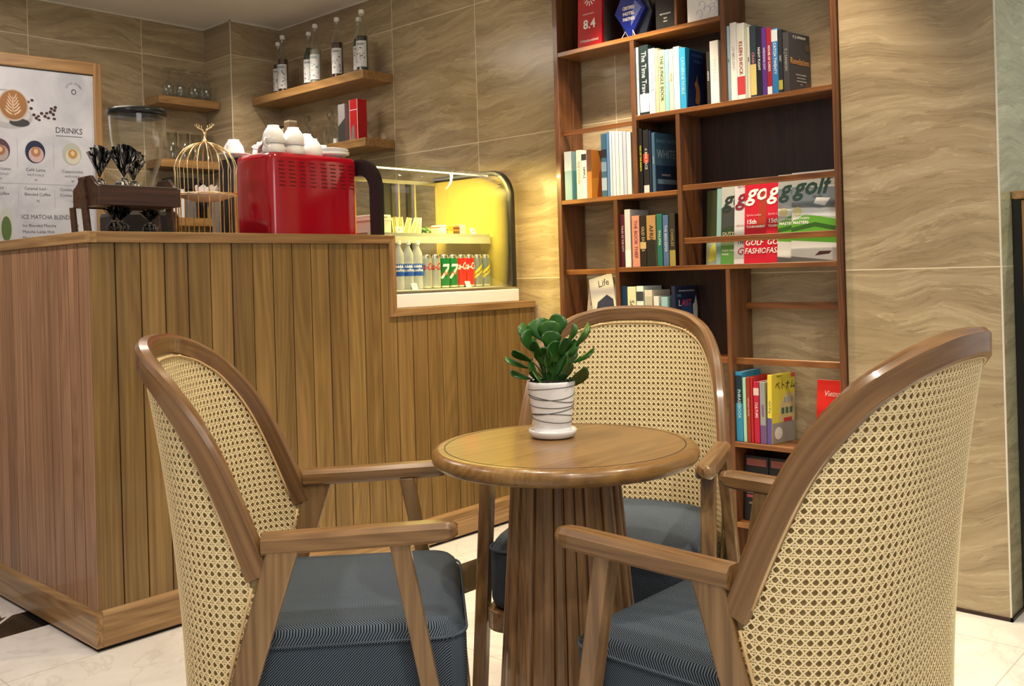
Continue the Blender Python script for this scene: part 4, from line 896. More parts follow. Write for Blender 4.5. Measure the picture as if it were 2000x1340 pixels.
for i, ch in enumerate('COFFEE EATERY'[:13]):
    a = math.radians(160-140*i/12); text('menu_lettering', ch, (-.134+.036*math.cos(a), .0035, pz(2.052)+.036*math.sin(a)), (math.sin(a), 0, -math.cos(a)), (math.cos(a), 0, math.sin(a)), .011, M['ink'], t) if ch != ' ' else None
g = G(); g.tube([(-.134+.010*math.cos(i*PI/6), .0033, pz(2.045)+.012*math.sin(i*PI/6)) for i in range(12)], .0018, 5, closed=True); g.build('logo_ring', M['ink'], t)
disc('glass_picture', -.455, 1.375, .030, .085, (.50,.52,.50), 2); disc('glass_picture', -.455, 1.36, .022, .06, (.10,.16,.05), 3)
ptxt('COFFEE EATERY', -.49, 2.022, .010, mw=.06)
# ------------------------------------------------------------------ wall shelves
def wshelf(label, a, b, loc):
    t = thing('wall_shelf', label, 'shelf', loc, 0); m_ = M['shelf_oak_x'] if b[0]-a[0] > b[1]-a[1] else M['shelf_oak']
    G().box(a, b).build('board', m_, t, bevel=.002); 
    return t
wshelf('upper short oak shelf on the back wall holding upturned wine glasses', (2.500,4.868,2.066), (2.868,5.028,2.110), (2.68,5.02,2.066))
wshelf('middle short oak shelf on the back wall holding tall tumblers', (2.500,4.868,1.718), (2.868,5.028,1.763), (2.68,5.02,1.718))
wshelf('lowest short oak shelf on the back wall, seen through the gold cage', (2.560,4.868,1.395), (2.868,5.028,1.440), (2.70,5.02,1.395))
wshelf('long oak shelf of syrup bottles high on the side wall', (3.000,3.733,2.083), (3.198,4.743,2.127), (3.19,4.2,2.083))
wshelf('oak shelf with decanters and boxes under the syrup bottle shelf', (3.004,3.733,1.742), (3.198,4.743,1.785), (3.19,4.2,1.742))
def wineglass():
    t = thing('wine_glass', 'x', 'glass', (0,0,0), 0, 'upturned wine glasses on the upper short shelf', local=True)
    g = G(); g.lathe([(.026,0),(.0275,.0005),(.032,.025),(.0335,.055),(.030,.082),(.014,.098),(.004,.104),(.0035,.138),(.006,.150),(.033,.1545),(.034,.156),(.0005,.158)], n=24, cap=False); g.build('bowl', M['glass'], t, smooth=True, base=(0,0,0)); return t
wg0 = wineglass(); k = 0
WG = [(2.585,4.905,'leftmost glass in the front row of upturned wine glasses'), (2.652,4.905,'second glass from the left in the front row of upturned wine glasses'), (2.742,4.905,'third glass from the left in the front row of upturned wine glasses'), (2.812,4.905,'rightmost glass in the front row of upturned wine glasses'),
      (2.610,4.985,'leftmost upturned wine glass at the back against the wall'), (2.690,4.985,'second upturned wine glass from the left at the back against the wall'), (2.765,4.985,'third upturned wine glass from the left at the back against the wall'), (2.832,4.985,'upturned wine glass in the back corner by the column')]
for i, (x, y, lab) in enumerate(WG):
    o = wg0 if i == 0 else dup(wg0, (0,0,0)); o.location = (x, y, 2.1105); o['label'] = lab
def tumbler():
    t = thing('tumbler', 'x', 'glass', (0,0,0), 0, 'tall tumblers on the middle short shelf', local=True)
    g = G(); g.lathe([(.0005,.006),(.020,.006),(.022,.02),(.0285,.155),(.0300,.155),(.0245,.02),(.022,0),(.0005,0)], n=24, cap=False); g.build('body', M['glass'], t, smooth=True, base=(0,0,0)); return t
tb0 = tumbler()
for i, (x, y, lab) in enumerate(((2.600,4.93,'leftmost tall tumbler beside the grinder hopper'), (2.672,4.93,'second tall tumbler from the left'), (2.745,4.93,'third tall tumbler from the left, above the gold cage'), (2.820,4.93,'rightmost tall tumbler next to the tiled column'))):
    o = tb0 if i == 0 else dup(tb0, (0,0,0)); o.location = (x, y, 1.7635); o['label'] = lab
# syrup bottles
def bottle(x, y, hgt, liquid, lv, label, lab2=(.62,.64,.66), zb=2.1275, art=(.05,.05,.06), rz=0):
    t = thing('syrup_bottle', label, 'bottle', (x, y, zb), math.radians(215)+rz, 'syrup bottles on the long high shelf'); s_ = hgt/.32; r = .031
    pr = [(.0005,.002),(r-.004,0),(r,.005),(r,.190*s_),(r-.003,.205*s_),(.0145,.238*s_),(.0125,.285*s_),(.0140,.290*s_),(.0140,.298*s_)]
    g = G(); g.lathe(pr, n=24, cap=False); g.build('glass_body', M['glass'], t, smooth=True, base=(0,0,0))
    lp = [(.0005,.005),(r-.0025,.005)]; zl = lv*s_
    for z in (.02,.188*s_): 
        if z < zl: lp.append((r-.0025, z))
    lp += [(r-.0025 if zl <= .190*s_ else max(.011,(r-.0025)-(zl-.190*s_)/(.05*s_)*.017), zl), (.0005, zl)]
    g = G(); g.lathe(lp, n=20, cap=False); g.build('syrup', liquid, t, smooth=False, base=(0,0,0))
    g = G(); g.lathe([(.0005,.318*s_),(.0130,.318*s_),(.0145,.315*s_),(.0145,.297*s_),(.0005,.297*s_)], n=18, cap=False); g.build('cap', M['white'], t, smooth=False, base=(0,0,0))
    # wrap label on the side that faces the room
    g = G(); vs = []; fs = []; n_ = 16; z0, z1 = .024*s_, .156*s_
    for i in range(n_+1):
        a = math.radians(-88+146*i/n_); vs += [((r+.0006)*math.cos(a), (r+.0006)*math.sin(a), z0), ((r+.0006)*math.cos(a), (r+.0006)*math.sin(a), z1)]
    for i in range(n_): fs.append((i*2, i*2+2, i*2+3, i*2+1))
    g.add(vs, fs); lb = g.build('paper_label', cmat(lab2), t, smooth=True, base=(0,0,0))
    rnd = random.Random(int(x*1000+y*777))
    for i in range(13):
        a = math.radians(rnd.uniform(-42,42)); z = rnd.uniform(z0+.012, z1-.035); R2 = r+.0010; c = Vector((R2*math.cos(a), R2*math.sin(a), z)); tx = Vector((-math.sin(a), math.cos(a), 0)); s2 = rnd.uniform(.003,.007)
        th_ = rnd.uniform(0,PI); d1 = (tx*math.cos(th_)+Vector((0,0,1))*math.sin(th_))*s2; d2 = (tx*-math.sin(th_)+Vector((0,0,1))*math.cos(th_))*s2*.5
        G().prism([c-d1, c-d2, c+d1, c+d2], Vector((math.cos(a), math.sin(a), 0))*.0003).build('label_drawing', cmat(art), lb, base=(0,0,0))
    text('label_lettering', 'MONIN', (r+.0014, 0, z1-.018), (0,1,0), (0,0,1), .015, cmat(art), lb, maxw=.036, base=(0,0,0)); return t
solid('syr_brown', (.035,.006,.004), .15, coat=.5); solid('syr_dark', (.008,.006,.010), .15, coat=.5); solid('syr_green', (.004,.020,.012), .15, coat=.5); solid('syr_clear', (.36,.36,.29), .2, coat=.4)
bottle(3.078,4.585,.305,M['syr_brown'],.182,'syrup bottle hidden half behind the leftmost one', (.60,.60,.60))
bottle(3.064,4.520,.330,M['syr_brown'],.185,'leftmost front syrup bottle with brown syrup')
bottle(3.075,4.285,.305,M['syr_green'],.225,'syrup bottle filled high with very dark green syrup', art=(.03,.03,.08))
bottle(3.060,4.205,.330,M['syr_clear'],.182,'clear syrup bottle with a teal spot on its label', art=(.05,.22,.26))
bottle(3.058,4.010,.325,M['syr_brown'],.187,'syrup bottle standing alone in the middle of the shelf')
bottle(3.085,3.862,.300,M['syr_dark'],.20,'dark syrup bottle behind the rightmost one', art=(.25,.05,.04))
bottle(3.055,3.800,.322,M['syr_green'],.182,'rightmost syrup bottle at the near end of the shelf')
# lower side shelf
t = thing('storage_jar', 'small dark jar with a gold mark at the far end of the lower side shelf', 'jar', (3.08, 4.56, 1.7855)); g = G(); g.lathe([(.0005,0),(.028,0),(.030,.01),(.030,.13),(.022,.15),(.022,.165),(.0005,.165)], (3.08,4.56,1.7855), 18, cap=False); g.build('body', M['black'], t)
g = G(); g.lathe([(.0305,.10),(.0308,.10),(.0308,.145),(.0305,.145)], (3.08,4.56,1.7855), 18, cap=False); g.build('gold_band', M['gold'], t)
t = thing('tea_box', 'small upright white tea box with a brown printed top', 'box', (3.06, 4.45, 1.7855)); G().box((3.03,4.425,1.7855),(3.08,4.475,1.965)).build('body', cmat((.50,.45,.36)), t, bevel=.001); G().box((3.0285,4.4245,1.90),(3.0805,4.4755,1.955)).build('printed_band', cmat((.25,.17,.10)), t)
def decanter(x, y, label):
    t = thing('decanter', label, 'decanter', (x, y, 1.7855), 0, 'glass decanters on the lower side shelf')
    g = G(); n = 16; pr = [(.0005,0),(.030,0),(.042,.02),(.048,.05),(.040,.085),(.018,.105),(.014,.125),(.020,.132)]
    g.lathe(pr, (x,y,1.7855), n, cap=False); g.build('body', M['cut_glass'], t)
    g = G(); g.lathe([(.0005,.128),(.012,.130),(.012,.140),(.026,.160),(.020,.180),(.0005,.200)], (x,y,1.7855), 8, cap=False); g.build('stopper', M['cut_glass'], t)
    for s_ in (-1, 1):
        g = G(); g.tube([(x-.02, y+s_*.018, 1.7855+.095), (x-.035, y+s_*.03, 1.7855+.120), (x-.03, y+s_*.045, 1.7855+.09), (x-.02, y+s_*.045, 1.7855+.06)], .003, 6); g.build('handle', M['cut_glass'], t)
decanter(3.085, 4.325, 'cut glass decanter nearer the column'); decanter(3.085, 4.115, 'cut glass decanter next to the upright boxes')
t = thing('bottle_carton', 'grey upright carton with a dark slanted lower half', 'box', (3.06, 3.955, 1.7855)); G().box((3.03,3.928,1.7855),(3.085,3.985,1.985)).build('body', cmat((.34,.34,.36)), t, bevel=.001)
G().prism([(3.0295,3.927,1.79),(3.0295,3.927,1.91),(3.0295,3.986,1.87),(3.0295,3.986,1.79)],(-.0006,0,0)).build('dark_print', cmat((.05,.05,.055)), t)
t = thing('bottle_carton', 'red upright carton with fine white edging at the end of the shelf', 'box', (3.06, 3.855, 1.7855)); G().box((3.03,3.822,1.7855),(3.09,3.888,1.995)).build('body', cmat((.46,.012,.015)), t, bevel=.001)
for a, b in (((3.0292,3.822,1.94),(3.0298,3.888,1.943)), ((3.0292,3.822,1.7855),(3.0298,3.8245,1.995)), ((3.0292,3.8855,1.7855),(3.0298,3.888,1.995))): G().box(a, b).build('edge_line', M['white'], t)
G().prism([(3.0295,3.845,1.79),(3.0295,3.85,1.87),(3.0295,3.872,1.85),(3.0295,3.88,1.79)],(-.0006,0,0)).build('print', cmat((.20,.17,.16)), t)
# things on the lowest short shelf
t = thing('coffee_machine_box', 'white and black appliance box behind the gold cage', 'appliance', (2.62, 4.95, 1.4405)); G().box((2.572,4.88,1.4405),(2.64,5.0,1.62)).build('body', M['white'], t, bevel=.003); G().box((2.572,4.878,1.60),(2.72,5.0,1.665)).build('lid', M['black'], t, bevel=.003); G().box((2.642,4.90,1.4405),(2.72,5.0,1.598)).build('side', cmat((.16,.17,.19)), t, bevel=.003)
t = thing('small_bottle', 'small dark bottle with a pale label behind the cage', 'bottle', (2.775, 4.93, 1.4405)); g = G(); g.lathe([(.0005,0),(.026,0),(.026,.12),(.012,.15),(.012,.20),(.014,.205),(.0005,.225)], (2.775,4.93,1.4405), 16, cap=False); g.build('body', M['black'], t, smooth=True); g = G(); g.lathe([(.0264,.14-.02),(.0150,.16),(.0150,.185),(.0135,.185)], (2.775,4.93,1.4405), 16, cap=False); g.build('paper_label', M['paper'], t)
# ------------------------------------------------------------------ grinder
GX, GY = 1.683, 3.45
t = thing('coffee_grinder', 'black coffee grinder with a large clear bean hopper and dark lid', 'coffee grinder', (GX, GY, .9005))
G().box((GX-.10, GY-.09, .9005), (GX+.115, GY+.14, 1.355)).build('body', M['black'], t, bevel=.02); g = G(); g.lathe([(.085,1.33),(.085,1.362),(.045,1.38),(.035,1.40)], (GX,GY,0), 28); g.build('collar', M['black'], t, smooth=True)
g = G(); g.lathe([(.034,1.385),(.050,1.455),(.066,1.50),(.083,1.55),(.096,1.62),(.1015,1.70),(.1015,1.722)], (GX,GY,0), 48, cap=False); g.build('hopper', M['glass'], t, smooth=True)
g = G(); g.lathe([(.0005,1.708),(.104,1.712),(.109,1.722),(.105,1.738),(.0005,1.744)], (GX,GY,0), 48, cap=False); g.build('lid', solid('smoke', (.010,.014,.016), .25), t, smooth=True)
g = G(); g.lathe([(.0005,1.395),(.033,1.395),(.040,1.425),(.0005,1.435)], (GX,GY,0), 20, cap=False); g.build('beans', cmat((.03,.012,.006)), t)
# ------------------------------------------------------------------ tray stand and bags
zB = 1.2385
t = thing('tray_stand', 'dark wooden two-tier tray stand on the corner of the bar', 'stand', (1.40, 2.98, zB))
g = G(); g.box((1.292,2.908,1.332),(1.540,3.072,1.342)); g.build('upper_tray_base', M['tray'], t)
G().box((1.290,2.896,1.328),(1.542,2.908,1.392)).build('upper_tray_front', M['tray'], t, bevel=.002); G().box((1.290,3.072,1.328),(1.542,3.084,1.392)).build('upper_tray_back', M['tray'], t, bevel=.002)
for x in (1.282, 1.540): G().prism([(x,2.896,1.328),(x,2.896,1.386),(x,2.925,1.400),(x,2.955,1.424),(x,3.025,1.424),(x,3.055,1.400),(x,3.084,1.386),(x,3.084,1.328)], (.012,0,0)).build('tray_end', M['tray'], t, bevel=.002)
for x in (1.272, 1.5525):
    G().prism([(x,2.985,1.420),(x,3.020,1.420),(x,2.985,zB),(x,2.945,zB)], (.0095,0,0)).build('leg', M['tray'], t, bevel=.001)
    G().prism([(x,3.060,1.33),(x,3.090,1.33),(x,3.075,zB),(x,3.045,zB)], (.0095,0,0)).build('leg', M['tray'], t, bevel=.001)
G().box((1.286,2.95,zB+.002),(1.548,3.12,zB+.010)).build('lower_tray_base', M['tray'], t)
def bag(x, y, z, hgt, wd, label, rz=0, tilt=0):
    t = thing('cookie_bag', label, 'bag', (x, y, z), rz, 'black cellophane cookie bags on the tray stand'); t.rotation_euler.x = tilt
    rnd = random.Random(int(x*9999)); g = G(); n = 20; rings = []
    hb = hgt*.45
    for zz, r in ((0,.55),(.12,.95),(.5,1.0),(.8,.7),(1.0,.16)):
        rings.append([((r*wd*.42*(1+.12*math.sin(3*2*PI*i/n+zz*5)+rnd.uniform(-.06,.06)))*math.cos(2*PI*i/n), (r*wd*.34*(1+rnd.uniform(-.06,.06)))*math.sin(2*PI*i/n), zz*hb) for i in range(n)])
    g.sweep(rings); g.build('bag_body', M['foil'], t, base=(0,0,0))
    g = G(); n = 15; rows = []
    for u in (0,.5,1.0):
        row = []
        for i in range(n):
            a = math.radians(-62+124*i/(n-1)); R_ = hgt*.60*u*(1+(.035 if i % 2 else -.02)*u); zz = hb+.002+R_*math.cos(a*.78); row.append((math.sin(a)*R_*.92*(wd/(hgt*.9)), (.009 if i % 2 else -.009)*u*1.3+.004*math.sin(i), zz))
        rows.append(row)
    vs = [p for r_ in rows for p in r_]; vs2 = [(p[0], p[1]+.0012, p[2]) for p in vs]; k = len(vs); fs = []
    for j in range(2):
        for i in range(n-1): a = j*n+i; fs += [(a,a+1,a+n+1,a+n), (k+a,k+a+n,k+a+n+1,k+a+1)]
    for i in range(n-1): fs.append((2*n+i, 2*n+i+1, k+2*n+i+1, k+2*n+i))
    g.add(vs+vs2, fs); g.build('gathered_top', M['foil'], t, base=(0,0,0))
    g = G(); g.tube([(wd*.09*math.cos(i*PI/5), wd*.08*math.sin(i*PI/5), hb) for i in range(10)], .0022, 6, closed=True); g.build('tie', M['steel'], t, base=(0,0,0)); return t
bag(1.330,2.99,1.3425,.172,.070,'leftmost bag on the upper tray, standing apart in front of the menu board',.1)
bag(1.400,2.975,1.3425,.178,.092,'middle bag on the upper tray',-.1,.05); bag(1.462,3.030,1.3425,.174,.092,'right rear bag on the upper tray',.25,-.03)
bag(1.368,2.985,zB+.0105,.078,.060,'small bag at the left on the lower tray',.2,.0); bag(1.418,3.045,zB+.0105,.084,.070,'middle bag on the lower tray',-.1,0); bag(1.490,2.985,zB+.0105,.070,.062,'right bag on the lower tray under the front board',0,0)
# ------------------------------------------------------------------ gold cage
KX, KY, KR = 1.716, 3.02, .1035
t = thing('bird_cage', 'small gold wire bird cage ornament with an antler finial on the bar', 'bird cage', (KX, KY, zB))
for i in range(18):
    a = 2*PI*i/18+.1; ca, sa = math.cos(a), math.sin(a); pts = [(KX+KR*ca, KY+KR*sa, zB+.002), (KX+KR*ca, KY+KR*sa, 1.46)]
    for k in range(1, 9): b = k/8*PI/2; pts.append((KX+KR*math.cos(b)*ca+.004*ca, KY+KR*math.cos(b)*sa+.004*sa, 1.46+.108*math.sin(b)))
    g = G(); g.tube(pts, .0019, 6); g.build('cage_wire', M['gold'], t, smooth=True)
for z, r in ((zB+.003, KR), (1.385, KR+.003)):
    g = G(); g.tube([(KX+r*math.cos(i*PI/20), KY+r*math.sin(i*PI/20), z) for i in range(40)], .0026, 6, closed=True); g.build('cage_ring', M['gold'], t, smooth=True)
g = G(); g.lathe([(.0005,1.360),(.045,1.363),(KR-.006,1.380),(KR-.006,1.384),(.0005,1.384)], (KX,KY,0), 40, cap=False); g.build('dish', cmat((.72,.55,.45)), t, smooth=True)
g = G(); g.lathe([(.0005,1.566),(.010,1.566),(.013,1.572),(.006,1.580),(.004,1.596),(.007,1.602),(.0005,1.606)], (KX,KY,0), 14, cap=False); g.build('finial', M['gold'], t, smooth=True)
for s_ in (-1, 1):
    rx_, ry_ = rr.x, rr.y
    def ap(a, z): return (KX+a*s_*rx_, KY+a*s_*ry_, z)
    g = G(); g.tube([ap(.001,1.60), ap(.008,1.614), ap(.022,1.620), ap(.034,1.632)], [.003,.0028,.0024,.0015], 6)
    for a, z in ((.010,1.615),(.018,1.619),(.026,1.623)): g.tube([ap(a,z), ap(a+.001,z+.014)], [.002,.001], 5)
    g.build('antler', M['gold'], t, smooth=True)
t = thing('crown_dish', 'small white crown-shaped ornament inside the gold cage', 'ornament', (KX, KY, 1.3845)); g = G(); n = 32; vs = []; fs = []
for i in range(n):
    a = 2*PI*i/n; zt = 1.405+.014*abs(math.cos(a*4)); 
    for r, z in ((.030,1.385),(.038,zt),(.0365,zt),(.0285,1.385)): vs.append((KX+r*math.cos(a), KY+r*math.sin(a), z))
for i in range(n):
    j = (i+1)%n
    for k in range(4): fs.append((i*4+k, j*4+k, j*4+(k+1)%4, i*4+(k+1)%4))
g.add(vs, fs); g.build('crown', M['ceramic'], t)
# ------------------------------------------------------------------ espresso machine
t = thing('espresso_machine', 'glossy red espresso machine with rows of vent slots, its back to the room', 'espresso machine', (2.17, 3.1, .9005))
def rrect(x0, x1, y0, y1, r, n=6):
    p = []
    for cx, cy, a0 in ((x1-r,y1-r,0),(x0+r,y1-r,90),(x0+r,y0+r,180),(x1-r,y0+r,270)):
        for i in range(n+1): a = math.radians(a0+90*i/n); p.append((cx+r*math.cos(a), cy+r*math.sin(a)))
    return p
g = G(); lv = []
for z, e in ((.95,0),(1.525,0),(1.540,.002),(1.548,.009)): lv.append([(a,b,z) for a, b in rrect(1.935+e,2.335-e,2.950+e,3.20,.030)])
g.sweep(lv); g.build('red_casing', M['red_gloss'], t, smooth=True).data.set_sharp_from_angle(angle=math.radians(40))
for ci, x in enumerate([1.965,2.010,2.056,2.101,2.153,2.196,2.240,2.283]):
    g = G()
    for r_ in range(7):
        z = 1.517-.0145*r_; dx = .002*(r_ % 2)+(.0007*r_); g.prism([(x+dx,2.9508,z),(x+dx+.026,2.9508,z-.0012),(x+dx+.026,2.9508,z-.0058),(x+dx,2.9508,z-.0046)], (0,-.0012,0))
    g.build('vent_column', cmat((.10,.004,.008)), t)
G().box((1.928,3.205,.95),(2.342,3.30,1.551)).build('black_front', M['black'], t, bevel=.012)
G().box((1.95,3.302,1.25),(2.32,3.40,1.45)).build('group_head_panel', M['steel'], t, bevel=.01)
for x in (2.03, 2.24): g = G(); g.lathe([(.032,1.17),(.032,1.248)], (x,3.36,0), 18); g.build('group_head', M['steel'], t)
G().box((1.95,3.21,.93),(2.32,3.44,.99)).build('drip_tray', M['steel'], t, bevel=.004)
for x in (1.98, 2.29):
    for y in (3.0, 3.25): g = G(); g.lathe([(.018,.9005),(.018,.949)], (x,y,0), 12); g.build('foot', M['black'], t)
g = G(); g.tube([(1.955,2.985,1.5485),(1.955,3.28,1.553),(2.32,3.28,1.553),(2.32,2.985,1.5485)], .003, 6); g.build('cup_rail', M['steel'], t)
# cups on the machine
def cup_proto(name, cat, group, prof, handle=True, hs=1.0):
    t = thing(name, 'x', cat, (0,0,0), 0, group, local=True); g = G(); g.lathe(prof, n=28, cap=False); g.build('bowl', M['ceramic'], t, smooth=True, base=(0,0,0))
    if handle: g = G(); g.tube([(.034*hs,0,.050*hs),(.050*hs,0,.052*hs),(.058*hs,0,.040*hs),(.052*hs,0,.026*hs),(.034*hs,0,.020*hs)], .0035*hs, 8); g.build('handle', M['ceramic'], t, smooth=True, base=(0,0,0))
    return t
# upturned cup: rim down, foot ring up
cp0 = cup_proto('cup', 'cup', 'white cups heaped on the red espresso machine', [(.040,0),(.0425,.001),(.041,.020),(.036,.042),(.026,.058),(.022,.062),(.022,.068),(.019,.068),(.018,.062),(.0005,.061)])
CU = [(1.967,3.248,1.5578,215,0,0,'cup at the far left rear of the machine top with its handle showing'), (1.983,3.000,1.5485,200,0,0,'upturned cup at the front left corner of the machine'), (2.020,3.090,1.5500,150,55,0,'tipped over cup behind the front left cup'),
      (2.070,3.000,1.5485,110,0,0,'upturned cup second from the left at the front'), (2.112,3.092,1.5500,60,-52,0,'tipped over cup in the middle of the machine top'), (2.156,3.005,1.5485,160,0,0,'upturned cup in the front middle'), (2.203,3.108,1.5485,30,0,0,'upturned cup right of the middle'),
      (1.983,3.000,1.5835,80,0,0,'cup nested on the front left corner cup'), (2.150,3.200,1.5485,300,0,0,'cup at the rear of the machine top'), (2.245,3.215,1.5510,220,0,0,'upturned cup at the rear right of the machine top'), (2.292,3.130,1.5485,330,0,0,'upturned cup at the right edge behind the saucers'),
      (2.070,3.000,1.5835,40,0,0,'cup nested on the second cup from the left at the front'), (2.058,3.190,1.5485,10,0,0,'upturned cup at the rear left, behind the tipped cup'), (2.203,3.108,1.5835,100,0,0,'cup nested on the cup right of the middle')]
for i, (x, y, z, rz, tx, ty, lab) in enumerate(CU):
    o = cp0 if i == 0 else dup(cp0, (0,0,0)); o.location = (x, y, z+.020*abs(math.sin(math.radians(tx)))); o.rotation_euler = (math.radians(tx), math.radians(ty), math.radians(rz)); o['label'] = lab
sp0 = cup_proto('saucer', 'saucer', 'white saucers on the red espresso machine', [(.0005,0),(.030,0),(.034,.003),(.064,.014),(.066,.017),(.033,.007),(.0005,.005)], False)
for i, (x, y, z, tx, ty, lab) in enumerate(((2.264,3.02,1.5495,0,0,'lowest saucer at the right front of the machine top'), (2.266,3.022,1.5580,3,0,'saucer stacked second from the bottom'), (2.264,3.024,1.5665,-2,3,'topmost saucer of the stack at the right'), (1.967,3.248,1.5520,0,0,'saucer under the cup at the far left rear'))):
    o = sp0 if i == 0 else dup(sp0, (0,0,0)); o.location = (x, y, z); o.rotation_euler = (math.radians(tx), math.radians(ty), 0); o['label'] = lab
# ------------------------------------------------------------------ display case
X0, X1, Y0, Y1, ZB = 2.352, 3.100, 2.808, 3.330, .9555
t = thing('display_case', 'curved glass refrigerated display case with black end frames on the lower counter', 'display case', (2.74, 3.0, ZB))
G().box((X0, Y0, ZB), (X1, Y1, 1.010)).build('base', M['white'], t, bevel=.003)
G().box((X0+.02, Y0+.03, 1.010), (X1-.02, Y1-.02, 1.024)).build('deck', solid('deck', (.55,.54,.46), .3), t)
g = G(); g.box((X0+.01, Y0+.004, 1.0105), (X1-.012, Y0+.026, 1.020)); g.build('glass_channel', M['steel'], t)
def prof(o):   # end profile, inset by o
    p = [(Y0+.012+o, 1.012)]
    cy, cz, rad_ = Y0+.012+.125, 1.545-.125, .125-o
    for i in range(13): a = PI-PI/2*i/12; p.append((cy+rad_*math.cos(a), cz+rad_*math.sin(a)))
    p.append((Y1-.01, 1.545-o)); return p
def band(x0, x1, a, b):
    pa, pb = prof(a), prof(b); rings = [[(x0,p[0],p[1]),(x1,p[0],p[1]),(x1,q_[0],q_[1]),(x0,q_[0],q_[1])] for p, q_ in zip(pa, pb)]
    return G().sweep(rings)
band(X1-.018, X1, 0, .022).build('end_frame', M['black'], t, smooth=False); band(X1-.030, X1-.0185, .004, .016).build('seal_strip', M['steel'], t)
band(2.333, 2.351, .001, .064).build('end_frame', M['black'], t); 
pa = prof(.003); pb = prof(.0055)
g = G(); g.sweep([[(X0+.002,p[0],p[1]),(X1-.020,p[0],p[1]),(X1-.020,q_[0],q_[1]),(X0+.002,q_[0],q_[1])] for p, q_ in zip(pa, pb)]); g.build('curved_glass', M['glass_case'], t, smooth=True)
pe = prof(.023); g = G(); g.prism([(X1-.010,p[0],p[1]) for p in pe]+[(X1-.010,Y1-.01,1.025)], (-.004,0,0)); g.build('end_glass', mat('yellow_glow_glass', (.86,.70,.16), .35, alpha=.42), t)  # pane coloured yellow to imitate the lamp's glow on the wall behind
G().box((X0+.01,Y1-.03,1.505),(X1-.03,Y1-.012,1.522)).build('rear_rail', M['steel'], t); G().box((X0+.01,Y1-.03,1.024),(X1-.03,Y1-.012,1.036)).build('rear_rail', M['steel'], t)
for x, w_, m_ in ((2.72,.010,'steel'),(2.755,.034,'black'),(2.800,.016,'dark'),(2.838,.008,'steel'),(2.895,.020,'black'),(2.935,.010,'steel'),(2.40,.010,'steel')):
    G().box((x,Y1-.030,1.036),(x+w_,Y1-.014,1.505)).build('rear_post', M[m_], t)
G().box((X0+.02,Y1-.024,1.036),(2.72,Y1-.020,1.505)).build('sliding_glass', M['glass_case'], t); G().box((2.848,Y1-.019,1.036),(3.06,Y1-.015,1.505)).build('sliding_glass', M['glass_case'], t)
g = G(); g.prism([(X0+.02,2.950,1.259),(X0+.02,2.950,1.245),(X0+.02,2.944,1.216),(X0+.02,2.952,1.216),(X0+.02,2.958,1.240),(X0+.02,3.24,1.248),(X0+.02,3.24,1.259)], (X1-.03-X0-.02,0,0)); g.build('shelf', solid('shelf_metal', (.42,.43,.38), .4, metal=.3), t)
M['lamp'] = mat('display_lamp', (1,.9,.6), .5, emit=(1,.80,.40), es=2.5)
G().box((X0+.05, 2.920, 1.514), (X1-.06, 2.927, 1.520)).build('lamp_tube', M['lamp'], t)
la = area((2.74, 2.923, 1.510), (2.86, 2.96, 1.0), 15.0, .6, .025, (1,.77,.22)); la.name = 'display_light'
# cans, bottles, food
def can_proto(name, base, deco):
    t = thing(name, 'x', 'can', (0,0,0), 0, 'drink cans in the display case', local=True)
    g = G(); g.lathe([(.0005,.002),(.019,.0),(.0245,.006),(.0250,.010),(.0250,.128),(.0210,.140),(.0212,.143),(.0190,.141),(.0005,.139)], n=28, cap=False); g.build('body', M['steel'], t, smooth=True, base=(0,0,0))
    g = G(); g.lathe([(.0252,.0105),(.0252,.1275)], n=28, cap=False); g.build('print', base, t, smooth=True, base=(0,0,0)); deco(t); return t
def bend(me):
    bm = bmesh.new(); bm.from_mesh(me); bmesh.ops.triangulate(bm, faces=bm.faces)
    for _ in range(3):
        bmesh.ops.subdivide_edges(bm, edges=[e for e in bm.edges if e.calc_length() > .006], cuts=1); bmesh.ops.triangulate(bm, faces=bm.faces)
    bm.to_mesh(me); bm.free()
def wraptext(t, s, z, h, c, dz=0, r=.0256, span=1.0):
    """lettering bent round the can"""
    o = text('can_lettering', s, (0,0,z), (1,0,0), (0,0,1), h, cmat(c), t, base=(0,0,0), shear=.3, ext=.0001, bold=.015, maxw=.105)
    bend(o.data)
    for v in o.data.vertices: a = v.co.x/r; zz = v.co.z+v.co.x*dz; dd = r+.0003-v.co.y; v.co = Vector((math.sin(a)*dd, -math.cos(a)*dd, zz))
def d_coke(c):
    def f(t): wraptext(t, 'Coca-Cola', .092, .042, c)
    return f
def d_seven(t):
    wraptext(t, '7', .068, .088, W_); wraptext(t, 'UP', .060, .022, (.5,.03,.02))
    g = G(); g.tube([(math.sin(.45+.25*math.cos(i*PI/5))*.0256, -math.cos(.45+.25*math.cos(i*PI/5))*.0256, .068+.012*math.sin(i*PI/5)) for i in range(10)], .0014, 5, closed=True); g.build('dot_print', cmat((.45,.10,.03)), t, base=(0,0,0))
def d_tonic(t):
    g = G(); n = 14; vs = []; fs = []
    for i in range(n+1):
        a = -1.3+2.6*i/n; z = .062+.022*a; vs += [(math.sin(a)*.02545, -math.cos(a)*.02545, z-.016), (math.sin(a)*.02545, -math.cos(a)*.02545, z+.016)]
    for i in range(n): fs.append((i*2,i*2+2,i*2+3,i*2+1))
    g.add(vs, fs); g.build('yellow_band', cmat((.66,.50,.03)), t, smooth=True, base=(0,0,0)); wraptext(t, 'Schweppes', .062, .016, (.03,.05,.10), dz=.85, r=.0257)
rotc = camr
def cans(proto, xs, labs, y=2.962):
    for i, (x, lab) in enumerate(zip(xs, labs)):
        o = proto if i == 0 else dup(proto, (0,0,0)); o.location = (x, y, 1.0245); o.rotation_euler = (0,0,camr+.12); o['label'] = lab
